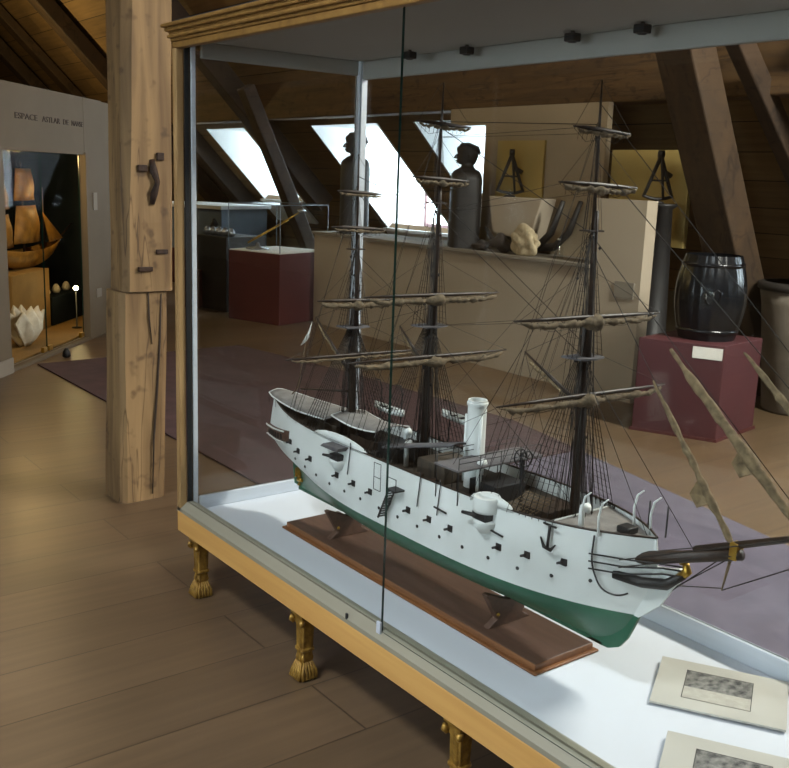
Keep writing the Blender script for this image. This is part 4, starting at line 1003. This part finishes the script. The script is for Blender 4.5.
# grey vat at the right edge
vt = thing('grey_vat', (-.5, 5.1, 0), 'grey tapered vat with a dark rim standing right of the red plinth', 'vat')
MB().lathe([(.2, 0), (.22, .02), (.3, .8), (.32, .9)], (-.5, 5.12, 0), 28).build('vat_body', 'tub', vt)
MB().lathe([(.325, .9), (.34, .91), (.34, .95), (.3, .96)], (-.5, 5.12, 0), 28).build('vat_rim', 'statue', vt)
MB().lathe([(.0, .961), (.29, .961)], (-.5, 5.12, 0), 28).build('vat_lid', 'tub', vt)

# red plinth with clear cover and instrument
rp = thing('red_plinth', (-6.1, 3.9, 0), 'large maroon plinth with a clear cover over a long brass instrument', 'plinth')
Q = [(-6.35, 3.5), (-5.62, 3.72), (-5.9, 4.5), (-6.6, 4.25)]
MB().prism(Q, 0, .76, 'z').build('plinth_body', 'maroon', rp, bevel=.006)
MB().prism([(x*.98-.12, y*.98+.08) for x, y in Q], .76, .77, 'z').build('plinth_top', 'label', rp)
cv = MB(); n = 4
for i in range(4):
    (xa, ya), (xb, yb_) = Q[i], Q[(i+1) % 4]; cv.add([(xa, ya, .77), (xb, yb_, .77), (xb, yb_, 1.27), (xa, ya, 1.27)], [(0, 1, 2, 3)])
cv.add([(x, y, 1.27) for x, y in Q], [(0, 1, 2, 3)]); cv.build('clear_cover', 'acrylic', rp)
ce = MB()
for i in range(4):
    ce.tube([(Q[i][0], Q[i][1], .77), (Q[i][0], Q[i][1], 1.27)], .006, 4); ce.tube([(*Q[i], 1.27), (*Q[(i+1) % 4], 1.27)], .004, 4)
ce.build('cover_edge', 'greycase', rp)
it = thing('brass_instrument', (-6.2, 3.95, .77), 'long brass astronomical instrument tilted up under the clear cover', 'instrument')
MB().tube([(-6.28, 3.70, .835), (-6.06, 4.08, 1.1)], .012, 8).build('lower_tube', 'brass', it)
MB().tube([(-6.12, 3.96, 1.02), (-5.98, 4.2, 1.2)], .008, 8).build('upper_tube', 'brass', it)
MB().lathe([(.004, 0), (.05, .01), (.05, .03), (.01, .06)], (-5.98, 4.2, 1.18), 12).build('eyepiece', 'glitter', it)
MB().lathe([(.13, 0), (.13, .015), (.03, .03), (.02, .07)], (-6.2, 3.78, .773), 20).build('base_disc', 'glitter', it)

# dark cabinet and grey case further back
dc = thing('dark_cabinet', (-7.3, 3.75, 0), 'narrow dark cabinet with silver trinkets left of the maroon plinth', 'cabinet')
Q2 = [(-7.35, 3.6), (-6.75, 3.68), (-6.85, 4.25), (-7.5, 4.15)]
MB().prism(Q2, 0, .86, 'z').build('cabinet_body', 'darkcab', dc, bevel=.006)
MB().prism([(-7.5, 3.42), (-7.15, 3.46), (-7.2, 3.6), (-7.55, 3.6)], 0, .45, 'z').build('cabinet_step', 'maroon', dc, bevel=.004)
for i in range(5):
    o = MB().lathe([(.03, 0), (.05, .02), (.045, .06), (.015, .1)], (-7.3+.11*i, 3.72+.02*i, .86), 10).build('silver_cup', 'glitter'); tag(o, 'small silver cup in the row on the narrow dark cabinet', 'cup', 'silver cups on the dark cabinet')
rc = thing('grey_case', (-9.4, 4.6, 0), 'blue grey showcase with pale lid on a red base, seen beside the case front edge', 'display case')
Q3 = [(-10.4, 4.2), (-8.95, 4.75), (-9.35, 5.7), (-10.7, 5.2)]
MB().prism(Q3, 0, .5, 'z').build('case_base', 'red', rc, bevel=.006)
MB().prism(Q3, .5, 1.08, 'z').build('case_body', 'greycase', rc, bevel=.006)
MB().prism([(x*1.0+dx, y+dy) for (x, y), (dx, dy) in zip(Q3, ((-.04, -.05), (.05, -.03), (.04, .05), (-.05, .03)))], 1.08, 1.13, 'z').build('case_lid', 'white', rc, bevel=.006)
ob = thing('dark_figurine', (-9.05, 4.66, .6), 'dark small figure shape hung on the blue grey showcase', 'figurine')
MB().tube([(-8.93, 4.62, .95), (-8.95, 4.66, .9), (-9.0, 4.6, .8), (-9.1, 4.6, .72)], [.02, .05, .03, .02], 8).build('figure', 'dark', ob)

# ------------------------------------------------------------------ light
def area(name, loc, rot, size, power, col, spread=PI):
    l = bpy.data.lights.new(name, 'AREA'); l.energy = power; l.color = col; l.shape = 'RECTANGLE'; l.size, l.size_y = size; l.spread = spread
    o = bpy.data.objects.new(name, l); COL.objects.link(o); o.location = loc; o.rotation_euler = rot; return o
WARM = (1.0, .74, .46)
area('ceiling_fill', (1.3, -2.5, 4.2), (.55, 0, 0), (1.6, .6), 22, (.88, .94, 1.0), 1.5)  # unseen cool fill, added to brighten the case and ship
area('ceiling_fill', (-2.6, -1.6, 4.3), (0, 0, 0), (1.6, .3), 6, WARM)  # unseen warm fill added over the front floor
area('ceiling_fill', (2.2, -2.2, 4.3), (0, 0, 0), (1.6, .3), 3, (1., .82, .62))  # weak unseen fill added near the camera
area('ceiling_fill', (-6.5, 1.0, 4.3), (0, 0, 0), (1.6, .3), 24, WARM)  # unseen warm fill added over the alcove side
area('ceiling_fill', (2.0, 3.4, 3.9), (0, .55, 0), (2.6, .4), 430, (1., .95, .87))  # unseen fill, added to lift the far floor and red plinth
def point(name, loc, power, col, r=.05):
    l = bpy.data.lights.new(name, 'POINT'); l.energy = power; l.color = col; l.shadow_soft_size = r
    o = bpy.data.objects.new(name, l); COL.objects.link(o); o.location = loc; return o
point('alcove_lamp', A(1.0, -.35, 1.66), 14, (1.0, .66, .26), .06)
point('alcove_lamp', A(2.5, -.5, 1.3), 4, (1.0, .7, .3), .06)
point('unseen_loft_light', A(.6, -1.2, 2.5), 16, (1.0, .68, .2), .1)
point('unseen_loft_light', (-11.2, 2.3, 2.75), 58, (1.0, .74, .30), .15)  # added warm fill for the upper-left roof boards
point('unseen_loft_light', (-2.2, 2.6, 3.3), 16, (1.0, .78, .5), .15)  # added warm fill for the roof timbers at the right
wd = bpy.data.worlds.new('World'); SC.world = wd; wd.use_nodes = True
wd.node_tree.nodes['Background'].inputs[0].default_value = (.7, .8, 1, 1); wd.node_tree.nodes['Background'].inputs[1].default_value = .5

# ------------------------------------------------------------------ camera
F_, YAW, PITCH, ROLL = 967.82, -.9147, -.2102, .0368
fw = Vector((math.cos(PITCH)*math.sin(YAW), math.cos(PITCH)*math.cos(YAW), math.sin(PITCH)))
rt = Vector((math.cos(YAW), -math.sin(YAW), 0)); up = rt.cross(fw)
c, s = math.cos(ROLL), math.sin(ROLL); rt, up = rt*c+up*s, up*c-rt*s
cam = bpy.data.cameras.new('camera'); co_ = bpy.data.objects.new('camera', cam); COL.objects.link(co_)
mw = Matrix((rt, up, -fw)).transposed().to_4x4(); mw.translation = (3.2804, -1.5433, 1.6); co_.matrix_world = mw
cam.sensor_fit = 'HORIZONTAL'; cam.sensor_width = 36; cam.lens = F_*36/789; cam.clip_start = .05; cam.clip_end = 100
SC.camera = co_
for o in bpy.data.objects:
    if '_o' in o: del o['_o']
SC.view_settings.view_transform = 'Standard'; SC.view_settings.look = 'None'; SC.view_settings.exposure = .68; SC.view_settings.gamma = 1
SC.view_settings.use_curve_mapping = False
SC.cycles.transparent_max_bounces = 24; SC.cycles.max_bounces = 10; SC.cycles.use_denoising = True
SC.cycles.sample_clamp_indirect = 6
